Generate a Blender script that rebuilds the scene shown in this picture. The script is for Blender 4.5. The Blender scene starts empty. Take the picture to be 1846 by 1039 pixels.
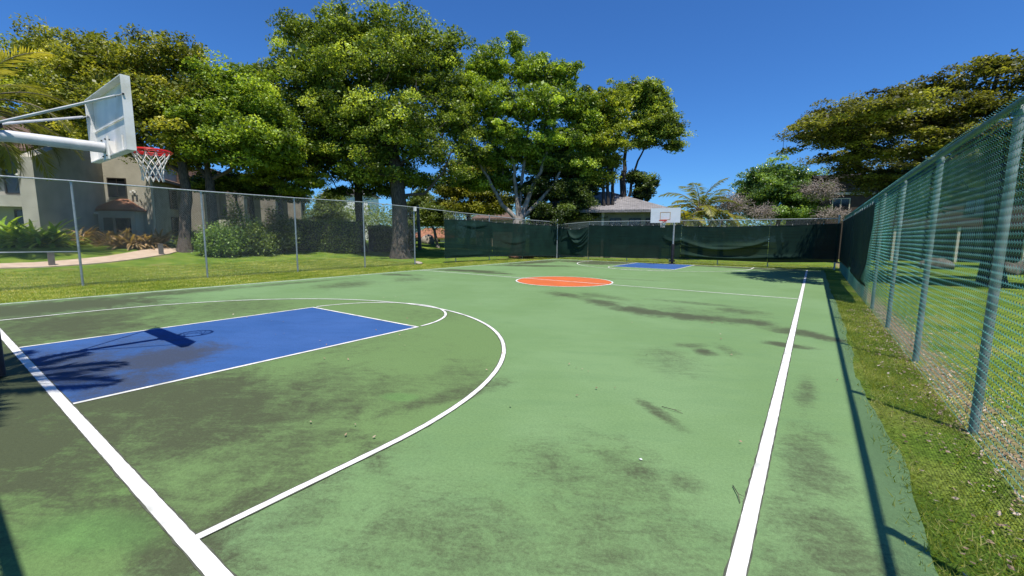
import bpy, math, random
import numpy as np
from mathutils import Vector

random.seed(7)
rng = np.random.default_rng(11)
S = bpy.context.scene
COL = S.collection

# ------------------------------------------------------------------ camera
F = 764.11; W0, H0 = 1846.0, 1039.0
CP = np.array([7.919, -0.795, 1.749])
FW = np.array([-0.57310477, 0.81036587, -0.12189371])
RT = np.array([0.81586366, 0.57818959, 0.00795574])
UP = np.array([-0.07692473, 0.09488918, 0.99251127])
cd = bpy.data.cameras.new('camera'); cam = bpy.data.objects.new('camera', cd); COL.objects.link(cam)
cd.sensor_width = 36.0; cd.lens = 36.0 * F / W0; cd.clip_end = 2000; cd.clip_start = 0.05
from mathutils import Matrix
m = Matrix.Identity(4)
for i in range(3):
    m[i][0] = RT[i]; m[i][1] = UP[i]; m[i][2] = -FW[i]; m[i][3] = CP[i]
cam.matrix_world = m
S.camera = cam

# ------------------------------------------------------------------ light
SUN = Vector((0.29, -0.215, 1.0)).normalized()       # towards the sun
EL = math.asin(SUN.z); AZ = math.atan2(SUN.x, SUN.y)
w = bpy.data.worlds.new('World'); S.world = w; w.use_nodes = True
nt = w.node_tree; bg = nt.nodes['Background']
sky = nt.nodes.new('ShaderNodeTexSky'); sky.sky_type = 'NISHITA'; sky.sun_disc = False
sky.sun_elevation = EL; sky.sun_rotation = AZ; sky.air_density = 1.0; sky.dust_density = 0.15; sky.ozone_density = 3.5
tn = nt.nodes.new('ShaderNodeMix'); tn.data_type = 'RGBA'; tn.blend_type = 'MULTIPLY'; tn.inputs[0].default_value = 1.0
tn.inputs[7].default_value = (0.50, 1.02, 1.68, 1.0)     # the deep blue of clear subtropical air
nt.links.new(sky.outputs[0], tn.inputs[6]); nt.links.new(tn.outputs[2], bg.inputs[0]); bg.inputs[1].default_value = 0.068
sl = bpy.data.lights.new('sun', 'SUN'); sl.energy = 5.0; sl.angle = math.radians(0.53); sl.color = (1.0, 0.94, 0.83)
so = bpy.data.objects.new('sun', sl); COL.objects.link(so)
so.rotation_euler = (-SUN).to_track_quat('-Z', 'Y').to_euler()
S.view_settings.view_transform = 'Standard'; S.view_settings.look = 'None'
S.view_settings.exposure = 0.35; S.view_settings.gamma = 1.0; S.view_settings.use_curve_mapping = False
S.cycles.max_bounces = 8; S.cycles.transparent_max_bounces = 16; S.cycles.use_denoising = True

# ------------------------------------------------------------------ photo rays
def P(px, py, d):
    """point seen at photo pixel px,py at d metres along the optical axis"""
    return CP + d * (FW + (px - W0/2)/F*RT - (py - H0/2)/F*UP)
def sm(t):
    t = np.clip(t, 0, 1); return t*t*(3-2*t)
def gh(x, y):
    x = np.asarray(x, float); y = np.asarray(y, float)
    h = 1.0*sm((-15-x)/17.0) + 0.15*sm((-32-x)/30.0)
    h = h*(1-0.6*sm((y-34)/20.0))
    return h - 0.03 + 0.015*np.sin(x*0.9+1)*np.sin(y*0.7) * (np.abs(x) > 9.4)
def G(px, py):
    """where the ray of a photo pixel meets the ground"""
    dr = FW + (px - W0/2)/F*RT - (py - H0/2)/F*UP
    t = 1.0
    while t < 140:
        q = CP + t*dr
        if q[2] <= gh(q[0], q[1]): break
        t += 0.03
    return np.array([q[0], q[1], float(gh(q[0], q[1]))])

# ------------------------------------------------------------------ materials
def newmat(name):
    ma = bpy.data.materials.new(name); ma.use_nodes = True
    return ma, ma.node_tree, ma.node_tree.nodes['Principled BSDF']
def N(nt, t, **kw):
    n = nt.nodes.new(t)
    for k, v in kw.items(): setattr(n, k, v)
    return n
def rgba(c): return (c[0], c[1], c[2], 1.0)
def mat(name, c1, c2=None, scale=6.0, rough=0.7, metal=0.0, bump=0.0, bscale=60.0, detail=6.0, stretch=None, lo=0.35, hi=0.65, c3=None, s3=1.0, spec=0.4):
    ma, nt, b = newmat(name)
    b.inputs['Roughness'].default_value = rough; b.inputs['Metallic'].default_value = metal
    b.inputs['Specular IOR Level'].default_value = spec
    tc = N(nt, 'ShaderNodeTexCoord'); src = tc.outputs['Object']
    if stretch:
        mp = N(nt, 'ShaderNodeMapping'); mp.inputs['Scale'].default_value = stretch
        nt.links.new(src, mp.inputs[0]); src = mp.outputs[0]
    if c2 is None:
        c2 = tuple(min(1, v*1.12) for v in c1); c1 = tuple(v*0.9 for v in c1)
    no = N(nt, 'ShaderNodeTexNoise'); no.inputs['Scale'].default_value = scale; no.inputs['Detail'].default_value = detail
    nt.links.new(src, no.inputs['Vector'])
    mr = N(nt, 'ShaderNodeMapRange'); mr.inputs[1].default_value = lo; mr.inputs[2].default_value = hi
    nt.links.new(no.outputs[0], mr.inputs[0])
    mx = N(nt, 'ShaderNodeMix', data_type='RGBA'); mx.inputs[6].default_value = rgba(c1); mx.inputs[7].default_value = rgba(c2)
    nt.links.new(mr.outputs[0], mx.inputs[0]); out = mx.outputs[2]
    if c3:
        n3 = N(nt, 'ShaderNodeTexNoise'); n3.inputs['Scale'].default_value = s3; n3.inputs['Detail'].default_value = 8
        nt.links.new(src, n3.inputs['Vector'])
        m3 = N(nt, 'ShaderNodeMapRange'); m3.inputs[1].default_value = 0.5; m3.inputs[2].default_value = 0.72
        nt.links.new(n3.outputs[0], m3.inputs[0])
        x3 = N(nt, 'ShaderNodeMix', data_type='RGBA'); x3.inputs[7].default_value = rgba(c3)
        nt.links.new(m3.outputs[0], x3.inputs[0]); nt.links.new(out, x3.inputs[6]); out = x3.outputs[2]
    nt.links.new(out, b.inputs['Base Color'])
    if bump:
        nb = N(nt, 'ShaderNodeTexNoise'); nb.inputs['Scale'].default_value = bscale; nb.inputs['Detail'].default_value = 5
        nt.links.new(src, nb.inputs['Vector'])
        bp = N(nt, 'ShaderNodeBump'); bp.inputs['Strength'].default_value = bump; bp.inputs['Distance'].default_value = 0.02
        nt.links.new(nb.outputs[0], bp.inputs['Height']); nt.links.new(bp.outputs[0], b.inputs['Normal'])
    return ma
def leafmat(name, dark, mid, light, rough=0.45, trans=0.38, tcol=None):
    ma, nt, b = newmat(name)
    at = N(nt, 'ShaderNodeAttribute'); at.attribute_name = 'tint'
    cr = N(nt, 'ShaderNodeValToRGB'); e = cr.color_ramp.elements
    e[0].color = rgba(dark); e[1].color = rgba(light); x = e.new(0.5); x.color = rgba(mid)
    nt.links.new(at.outputs['Fac'], cr.inputs[0]); nt.links.new(cr.outputs[0], b.inputs['Base Color'])
    b.inputs['Roughness'].default_value = rough; b.inputs['Specular IOR Level'].default_value = 0.42
    tr = N(nt, 'ShaderNodeBsdfTranslucent')
    hs = N(nt, 'ShaderNodeMix', data_type='RGBA', blend_type='MULTIPLY'); hs.inputs[0].default_value = 1
    nt.links.new(cr.outputs[0], hs.inputs[6]); hs.inputs[7].default_value = rgba(tcol or (1.6, 1.5, 0.5))
    nt.links.new(hs.outputs[2], tr.inputs[0])
    ms = N(nt, 'ShaderNodeMixShader'); ms.inputs[0].default_value = trans
    o = nt.nodes['Material Output']
    nt.links.new(b.outputs[0], ms.inputs[1]); nt.links.new(tr.outputs[0], ms.inputs[2]); nt.links.new(ms.outputs[0], o.inputs[0])
    return ma

M = {}
M['galv'] = mat('galvanised_steel', (.30,.33,.35), (.45,.48,.50), scale=14, rough=.45, metal=.35)
M['galv_mesh'] = mat('galvanised_wire', (.50,.55,.57), (.66,.70,.72), scale=3, rough=.5, metal=.2)
M['green_wire'] = mat('green_vinyl_wire', (.08,.26,.215), (.15,.40,.34), scale=3, rough=.3)
M['green_post'] = mat('weathered_green_paint', (.13,.18,.165), (.25,.30,.28), scale=9, rough=.5, c3=(.33,.38,.38), s3=5)
M['green_rail'] = mat('green_vinyl_rail', (.03,.10,.085), (.06,.16,.14), scale=7, rough=.45)
M['white_steel'] = mat('weathered_white_paint', (.70,.70,.70), (.80,.79,.77), scale=5, rough=.5, c3=(.56,.54,.47), s3=2.2, bump=.05)
M['white_board'] = mat('white_board_enamel', (.78,.79,.82), (.86,.87,.90), scale=2, rough=.35)
M['pole_grey'] = mat('grey_pole_paint', (.48,.49,.52), (.60,.61,.64), scale=6, rough=.4)
M['red'] = mat('red_rim_paint', (.50,.012,.015), (.62,.025,.02), scale=20, rough=.35)
M['net'] = mat('white_net_cord', (.62,.58,.55), (.80,.77,.74), scale=30, rough=.9)
M['blackpad'] = mat('black_vinyl_pad', (.008,.009,.012), (.02,.02,.024), scale=8, rough=.5)
M['bolt'] = mat('dark_bolt', (.03,.03,.03), rough=.5, metal=.4)
M['orange'] = mat('orange_board_line', (.50,.30,.14), rough=.6)
M['white_line'] = mat('white_line_paint', (.62,.62,.61), (.76,.76,.75), scale=4, rough=.75, c3=(.42,.43,.40), s3=4.5, bump=.15, bscale=200)
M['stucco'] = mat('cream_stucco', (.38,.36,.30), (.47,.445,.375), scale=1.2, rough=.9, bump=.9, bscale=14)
M['stucco_shade'] = mat('stucco_in_tree_shade', (.20,.18,.15), (.27,.25,.21), scale=1.2, rough=.9, bump=.9, bscale=14)  # stucco with the trees' shade put into its colour, for the long building
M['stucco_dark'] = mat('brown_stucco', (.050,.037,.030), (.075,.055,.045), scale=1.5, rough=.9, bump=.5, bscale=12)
M['cream'] = mat('pale_house_wall', (.46,.40,.30), (.54,.47,.36), scale=2, rough=.9)
M['house_wall'] = mat('tan_house_wall', (.20,.19,.14), (.27,.25,.18), scale=2, rough=.9)
M['trim'] = mat('cream_trim', (.55,.50,.40), rough=.7)
M['frame_dark'] = mat('bronze_window_frame', (.03,.025,.02), rough=.5)
M['wood'] = mat('grey_weathered_wood', (.09,.08,.075), (.16,.145,.135), scale=10, rough=.9, stretch=(6,6,.6))
M['peach'] = mat('peach_concrete', (.48,.28,.19), (.58,.36,.25), scale=3, rough=.9)
M['rock'] = mat('limestone_rock', (.20,.17,.14), (.40,.35,.29), scale=3, rough=.95, bump=.6, bscale=9)
M['rock_dark'] = mat('mossy_grey_rock', (.07,.065,.055), (.17,.155,.13), scale=3, rough=.95, bump=.6, bscale=9)
M['bark'] = mat('brown_bark', (.045,.036,.03), (.12,.098,.08), scale=5, rough=.95, stretch=(3,3,.7), bump=.8, bscale=14)
M['bark_light'] = mat('pale_grey_bark', (.13,.115,.10), (.30,.27,.24), scale=3, rough=.9, stretch=(2,2,.6), bump=.5, bscale=10)
M['bark_dark'] = mat('dark_bark', (.022,.019,.018), (.06,.052,.047), scale=5, rough=.95, stretch=(3,3,.7), bump=.6, bscale=14)
M['palm_trunk'] = mat('palm_trunk_bark', (.12,.10,.08), (.22,.19,.15), scale=3, rough=.95, stretch=(1,1,6), bump=.6, bscale=10)
M['dead'] = leafmat('dry_grey_twig', (.16,.13,.115), (.28,.235,.21), (.42,.36,.32), trans=0.05, rough=.9)
M['path'] = mat('pink_brick_paving', (.40,.30,.22), (.52,.41,.31), scale=3, rough=.9, bump=.3, bscale=14)
M['root'] = mat('reddish_roots', (.09,.04,.028), (.20,.10,.07), scale=6, rough=.95)
def glassmat():
    ma, nt, b = newmat('dark_window_glass')
    b.inputs['Base Color'].default_value = (.012,.013,.016,1); b.inputs['Roughness'].default_value = .12
    b.inputs['Specular IOR Level'].default_value = .6
    return ma
M['glass'] = glassmat()
def lampmat():
    ma, nt, b = newmat('white_lamp_glass'); b.inputs['Base Color'].default_value = (.85,.83,.78,1); b.inputs['Roughness'].default_value=.3
    return ma
M['lamp'] = lampmat()
# leaves
M['leaf_mid'] = leafmat('leaves_olive', (0.0393, 0.0662, 0.0123), (0.1737, 0.2477, 0.0431), (0.6035, 0.71, 0.137))
M['leaf_yel'] = leafmat('leaves_yellow_green', (0.0564, 0.0845, 0.0111), (0.2273, 0.2949, 0.0371), (0.6208, 0.6665, 0.1005))
M['leaf_deep'] = leafmat('leaves_deep_green', (0.0251, 0.0465, 0.0123), (0.0955, 0.1528, 0.0319), (0.3246, 0.422, 0.0832))
M['leaf_bright'] = leafmat('leaves_fresh_green', (0.0494, 0.0889, 0.0135), (0.2019, 0.3003, 0.0397), (0.5786, 0.7279, 0.1129))
M['leaf_dark'] = leafmat('leaves_dark_glossy', (0.0179, 0.0357, 0.011), (0.0548, 0.0914, 0.0234), (0.1926, 0.2739, 0.0671))
M['leaf_far'] = leafmat('leaves_far_green', (0.054, 0.0864, 0.0202), (0.1204, 0.1763, 0.0387), (0.2352, 0.2989, 0.0735))
M['leaf_bronze'] = leafmat('leaves_bronze_olive', (0.0374, 0.0425, 0.0117), (0.1353, 0.1488, 0.0336), (0.37, 0.3905, 0.0848))
M['leaf_orange'] = leafmat('leaves_orange_tinted', (0.0544, 0.0713, 0.0128), (0.214, 0.2463, 0.0375), (0.6264, 0.5974, 0.1061))
M['leaf_shiny'] = leafmat('leaves_shiny_green', (0.0422, 0.0845, 0.0233), (0.1388, 0.2386, 0.0581), (0.3661, 0.523, 0.1441), rough=.28)
M['palm_leaf'] = leafmat('palm_fronds', (0.08, 0.096, 0.024), (0.192, 0.208, 0.048), (0.3825, 0.357, 0.085), rough=.4)
M['coco_leaf'] = leafmat('coconut_fronds', (0.064, 0.088, 0.0176), (0.16, 0.184, 0.032), (0.357, 0.323, 0.0595), rough=.35)
M['strap_green'] = leafmat('strap_leaves_green', (.10,.19,.02), (.26,.42,.04), (.55,.62,.12), rough=.35)
M['strap_red'] = leafmat('strap_leaves_red', (.08,.09,.03), (.30,.20,.10), (.58,.42,.24), rough=.4)
M['grass'] = leafmat('grass_blades', (.12,.18,.022), (.32,.36,.06), (.74,.66,.30), rough=.6, trans=.5)
M['litter'] = leafmat('dry_leaf_litter', (.12,.07,.04), (.34,.24,.16), (.62,.50,.40), rough=.8, trans=.1, tcol=(1,1,1))

def roofmat(name, c1, c2, row=.16, ang=0):
    ma, nt, b = newmat(name)
    tc = N(nt, 'ShaderNodeTexCoord'); br = N(nt, 'ShaderNodeTexBrick')
    br.inputs['Scale'].default_value = 1; br.inputs['Brick Width'].default_value = .35; br.inputs['Row Height'].default_value = row
    br.inputs['Mortar Size'].default_value = .012; br.inputs['Color1'].default_value = rgba(c1); br.inputs['Color2'].default_value = rgba(c2)
    br.inputs['Mortar'].default_value = rgba(tuple(v*.45 for v in c1))
    nt.links.new(tc.outputs['UV'], br.inputs[0])
    no = N(nt, 'ShaderNodeTexNoise'); no.inputs['Scale'].default_value = 1.3; no.inputs['Detail'].default_value = 6
    nt.links.new(tc.outputs['Object'], no.inputs['Vector'])
    mx = N(nt, 'ShaderNodeMix', data_type='RGBA', blend_type='MULTIPLY'); mx.inputs[0].default_value = .5
    cr = N(nt, 'ShaderNodeValToRGB'); cr.color_ramp.elements[0].position=.3; cr.color_ramp.elements[1].position=.7
    cr.color_ramp.elements[0].color=(.45,.43,.42,1); cr.color_ramp.elements[1].color=(1.15,1.1,1.1,1)
    nt.links.new(no.outputs[0], cr.inputs[0]); nt.links.new(br.outputs[0], mx.inputs[6]); nt.links.new(cr.outputs[0], mx.inputs[7])
    nt.links.new(mx.outputs[2], b.inputs['Base Color']); b.inputs['Roughness'].default_value = .95
    bp = N(nt, 'ShaderNodeBump'); bp.inputs['Strength'].default_value=.6; bp.inputs['Distance'].default_value=.03
    nt.links.new(br.outputs['Fac'], bp.inputs['Height']); bp.invert = True; nt.links.new(bp.outputs[0], b.inputs['Normal'])
    return ma
M['roof_brown'] = roofmat('brown_roof_shingles', (.13,.085,.065), (.19,.125,.10))
M['roof_dark'] = roofmat('dark_roof_shingles', (.05,.04,.035), (.075,.06,.05))
M['roof_tile'] = roofmat('terracotta_roof_tiles', (.30,.13,.07), (.40,.19,.11))
M['roof_grey'] = roofmat('grey_roof_shingles', (.20,.195,.20), (.30,.29,.30))

# ------------------------------------------------------------------ object helpers
def root_loc(o):
    while o is not None and o.parent is not None: o = o.parent
    return np.array(o.location) if o is not None else np.zeros(3)
def setp(o, label=None, cat=None, group=None, kind=None):
    if label: o['label'] = label
    if cat: o['category'] = cat
    if group: o['group'] = group
    if kind: o['kind'] = kind
    return o
def npmesh(name, V, Fc, mt, parent=None, smooth=False, tint=None, uv=None):
    V = np.asarray(V, np.float32).reshape(-1, 3)
    if parent is not None: V = V - root_loc(parent).astype(np.float32)
    me = bpy.data.meshes.new(name)
    if isinstance(Fc, np.ndarray):
        k = Fc.shape[1]; nf = len(Fc)
        me.vertices.add(len(V)); me.vertices.foreach_set('co', V.ravel())
        me.loops.add(nf*k); me.loops.foreach_set('vertex_index', Fc.astype(np.int32).ravel())
        me.polygons.add(nf); me.polygons.foreach_set('loop_start', np.arange(0, nf*k, k, dtype=np.int32))
        me.update(calc_edges=True)
    else:
        me.from_pydata([tuple(map(float, v)) for v in V], [], Fc); me.update()
    if tint is not None:
        a = me.attributes.new('tint', 'FLOAT', 'POINT'); a.data.foreach_set('value', np.asarray(tint, np.float32))
    if smooth: me.polygons.foreach_set('use_smooth', [True]*len(me.polygons))
    me.materials.append(mt)
    o = bpy.data.objects.new(name, me); COL.objects.link(o)
    if parent is not None: o.parent = parent
    return o
def empty(name, loc, label, cat, group=None):
    o = bpy.data.objects.new(name, None); o.location = tuple(map(float, loc)); o.empty_display_size = .2; COL.objects.link(o)
    return setp(o, label, cat, group)
class MB:
    def __init__(s): s.v = []; s.f = []; s.n = 0
    def add(s, V, Fc):
        V = [tuple(map(float, q)) for q in V]; s.v += V; s.f += [tuple(int(i)+s.n for i in f) for f in Fc]; s.n += len(V); return s
    def box(s, c, d, rz=0, rot=None):
        c = np.array(c, float); hx, hy, hz = np.array(d)/2.0
        R = np.array([[math.cos(rz), -math.sin(rz), 0], [math.sin(rz), math.cos(rz), 0], [0, 0, 1]])
        if rot is not None: R = rot
        V = [c + R@np.array([x, y, z]) for z in (-hz, hz) for x, y in ((-hx,-hy),(hx,-hy),(hx,hy),(-hx,hy))]
        return s.add(V, [(3,2,1,0),(4,5,6,7),(0,1,5,4),(1,2,6,5),(2,3,7,6),(3,0,4,7)])
    def hexa(s, V): return s.add(V, [(3,2,1,0),(4,5,6,7),(0,1,5,4),(1,2,6,5),(2,3,7,6),(3,0,4,7)])
    def wall(s, a, b, z0, za, zb, th, z0b=None):
        """vertical slab between plan points a and b, thickness th to the left of a->b"""
        a = np.array(a[:2], float); b = np.array(b[:2], float); d = b-a; n = np.array([-d[1], d[0]])/np.linalg.norm(d)*th
        z0b = z0 if z0b is None else z0b
        q = [(*a, z0), (*b, z0b), (*(b+n), z0b), (*(a+n), z0), (*a, za), (*b, zb), (*(b+n), zb), (*(a+n), za)]
        return s.hexa(q)
    def tube(s, pts, rad, n=8, cap=True):
        pts = np.array(pts, float); k = len(pts); rad = np.broadcast_to(np.asarray(rad, float), (k,))
        T = np.gradient(pts, axis=0); T /= np.maximum(np.linalg.norm(T, axis=1), 1e-9)[:, None]
        ref = np.array([0, 0, 1.0]) if abs(T[0][2]) < .9 else np.array([1.0, 0, 0])
        V = []
        for i in range(k):
            a = np.cross(T[i], ref); a /= max(np.linalg.norm(a), 1e-9); b = np.cross(T[i], a); ref = np.cross(a, T[i])
            for j in range(n):
                t = 2*math.pi*j/n; V.append(pts[i] + rad[i]*(math.cos(t)*a + math.sin(t)*b))
        Fc = [(i*n+j, i*n+(j+1) % n, (i+1)*n+(j+1) % n, (i+1)*n+j) for i in range(k-1) for j in range(n)]
        if cap: Fc += [tuple(reversed(range(n))), tuple((k-1)*n+j for j in range(n))]
        return s.add(V, Fc)
    def build(s, name, mt, parent=None, smooth=False, **kw):
        o = npmesh(name, np.array(s.v), s.f, mt, parent, smooth)
        if kw: setp(o, **kw)
        return o
def shade(o, ang=.6):
    o.data.polygons.foreach_set('use_smooth', [True]*len(o.data.polygons))
    try: o.data.set_sharp_from_angle(angle=ang)
    except Exception: pass
    return o

# ------------------------------------------------------------------ ground
gx = np.unique(np.concatenate([np.linspace(-160,-60,21), np.linspace(-60,-9.4,90), np.linspace(-9.4,9.4,24), np.linspace(9.4,40,60), np.linspace(40,160,16)]))
gy = np.unique(np.concatenate([np.linspace(-60,-3,12), np.linspace(-3,50,110), np.linspace(50,220,30)]))
X, Y = np.meshgrid(gx, gy, indexing='ij'); Z = gh(X, Y)
V = np.stack([X, Y, Z], -1).reshape(-1, 3); ny = len(gy)
ii, jj = np.meshgrid(np.arange(len(gx)-1), np.arange(ny-1), indexing='ij'); a = (ii*ny+jj).ravel()
Fg = np.stack([a, a+ny, a+ny+1, a+1], 1)
def lawnmat():
    ma, nt, b = newmat('lawn_grass'); tc = N(nt, 'ShaderNodeTexCoord')
    def noise(sc, det=6, st=None):
        n = N(nt, 'ShaderNodeTexNoise'); n.inputs['Scale'].default_value = sc; n.inputs['Detail'].default_value = det
        nt.links.new(tc.outputs['Object'], n.inputs['Vector']); return n.outputs[0]
    def ramp(src, stops):
        r = N(nt, 'ShaderNodeValToRGB'); e = r.color_ramp.elements
        e[0].position, e[0].color = stops[0][0], rgba(stops[0][1]); e[1].position, e[1].color = stops[-1][0], rgba(stops[-1][1])
        for p_, c_ in stops[1:-1]: x = e.new(p_); x.color = rgba(c_)
        nt.links.new(src, r.inputs[0]); return r.outputs[0]
    c = ramp(noise(1.1, 8), [(.30,(.082,.150,.018)),(.5,(.128,.205,.026)),(.70,(.215,.260,.048))])
    f = ramp(noise(28, 8), [(.25,(.35,.35,.35)),(.5,(.95,.95,.95)),(.75,(1.55,1.5,1.35))])
    mx = N(nt, 'ShaderNodeMix', data_type='RGBA', blend_type='MULTIPLY'); mx.inputs[0].default_value = 1
    nt.links.new(c, mx.inputs[6]); nt.links.new(f, mx.inputs[7])
    dn = N(nt, 'ShaderNodeMapRange'); nt.links.new(noise(.55, 9), dn.inputs[0]); dn.inputs[1].default_value=.60; dn.inputs[2].default_value=.75; dn.inputs[4].default_value=.55
    m2 = N(nt, 'ShaderNodeMix', data_type='RGBA'); m2.inputs[7].default_value = (.22,.17,.09,1)
    nt.links.new(dn.outputs[0], m2.inputs[0]); nt.links.new(mx.outputs[2], m2.inputs[6]); sx = N(nt, 'ShaderNodeSeparateXYZ'); nt.links.new(tc.outputs['Object'], sx.inputs[0])
    ab = N(nt, 'ShaderNodeMath', operation='SUBTRACT'); nt.links.new(sx.outputs[0], ab.inputs[0]); ab.inputs[1].default_value = 9.42
    aa = N(nt, 'ShaderNodeMath', operation='ABSOLUTE'); nt.links.new(ab.outputs[0], aa.inputs[0])
    an = N(nt, 'ShaderNodeMath', operation='MULTIPLY_ADD'); nt.links.new(noise(2.6, 9), an.inputs[0]); an.inputs[1].default_value = -.75; nt.links.new(aa.outputs[0], an.inputs[2])
    dm = N(nt, 'ShaderNodeMapRange'); nt.links.new(an.outputs[0], dm.inputs[0]); dm.inputs[1].default_value = -.10; dm.inputs[2].default_value = -.36
    m3 = N(nt, 'ShaderNodeMix', data_type='RGBA'); m3.inputs[7].default_value = (.25,.19,.12,1)
    nt.links.new(dm.outputs[0], m3.inputs[0]); nt.links.new(m2.outputs[2], m3.inputs[6]); nt.links.new(m3.outputs[2], b.inputs['Base Color'])
    b.inputs['Roughness'].default_value = .95; b.inputs['Specular IOR Level'].default_value = .1
    bp = N(nt, 'ShaderNodeBump'); bp.inputs['Strength'].default_value = 1; bp.inputs['Distance'].default_value = .05
    nt.links.new(noise(22, 8), bp.inputs['Height']); nt.links.new(bp.outputs[0], b.inputs['Normal'])
    return ma
M['lawn'] = lawnmat()
npmesh('ground', V, Fg, M['lawn'], smooth=True)['kind'] = 'structure'

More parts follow.
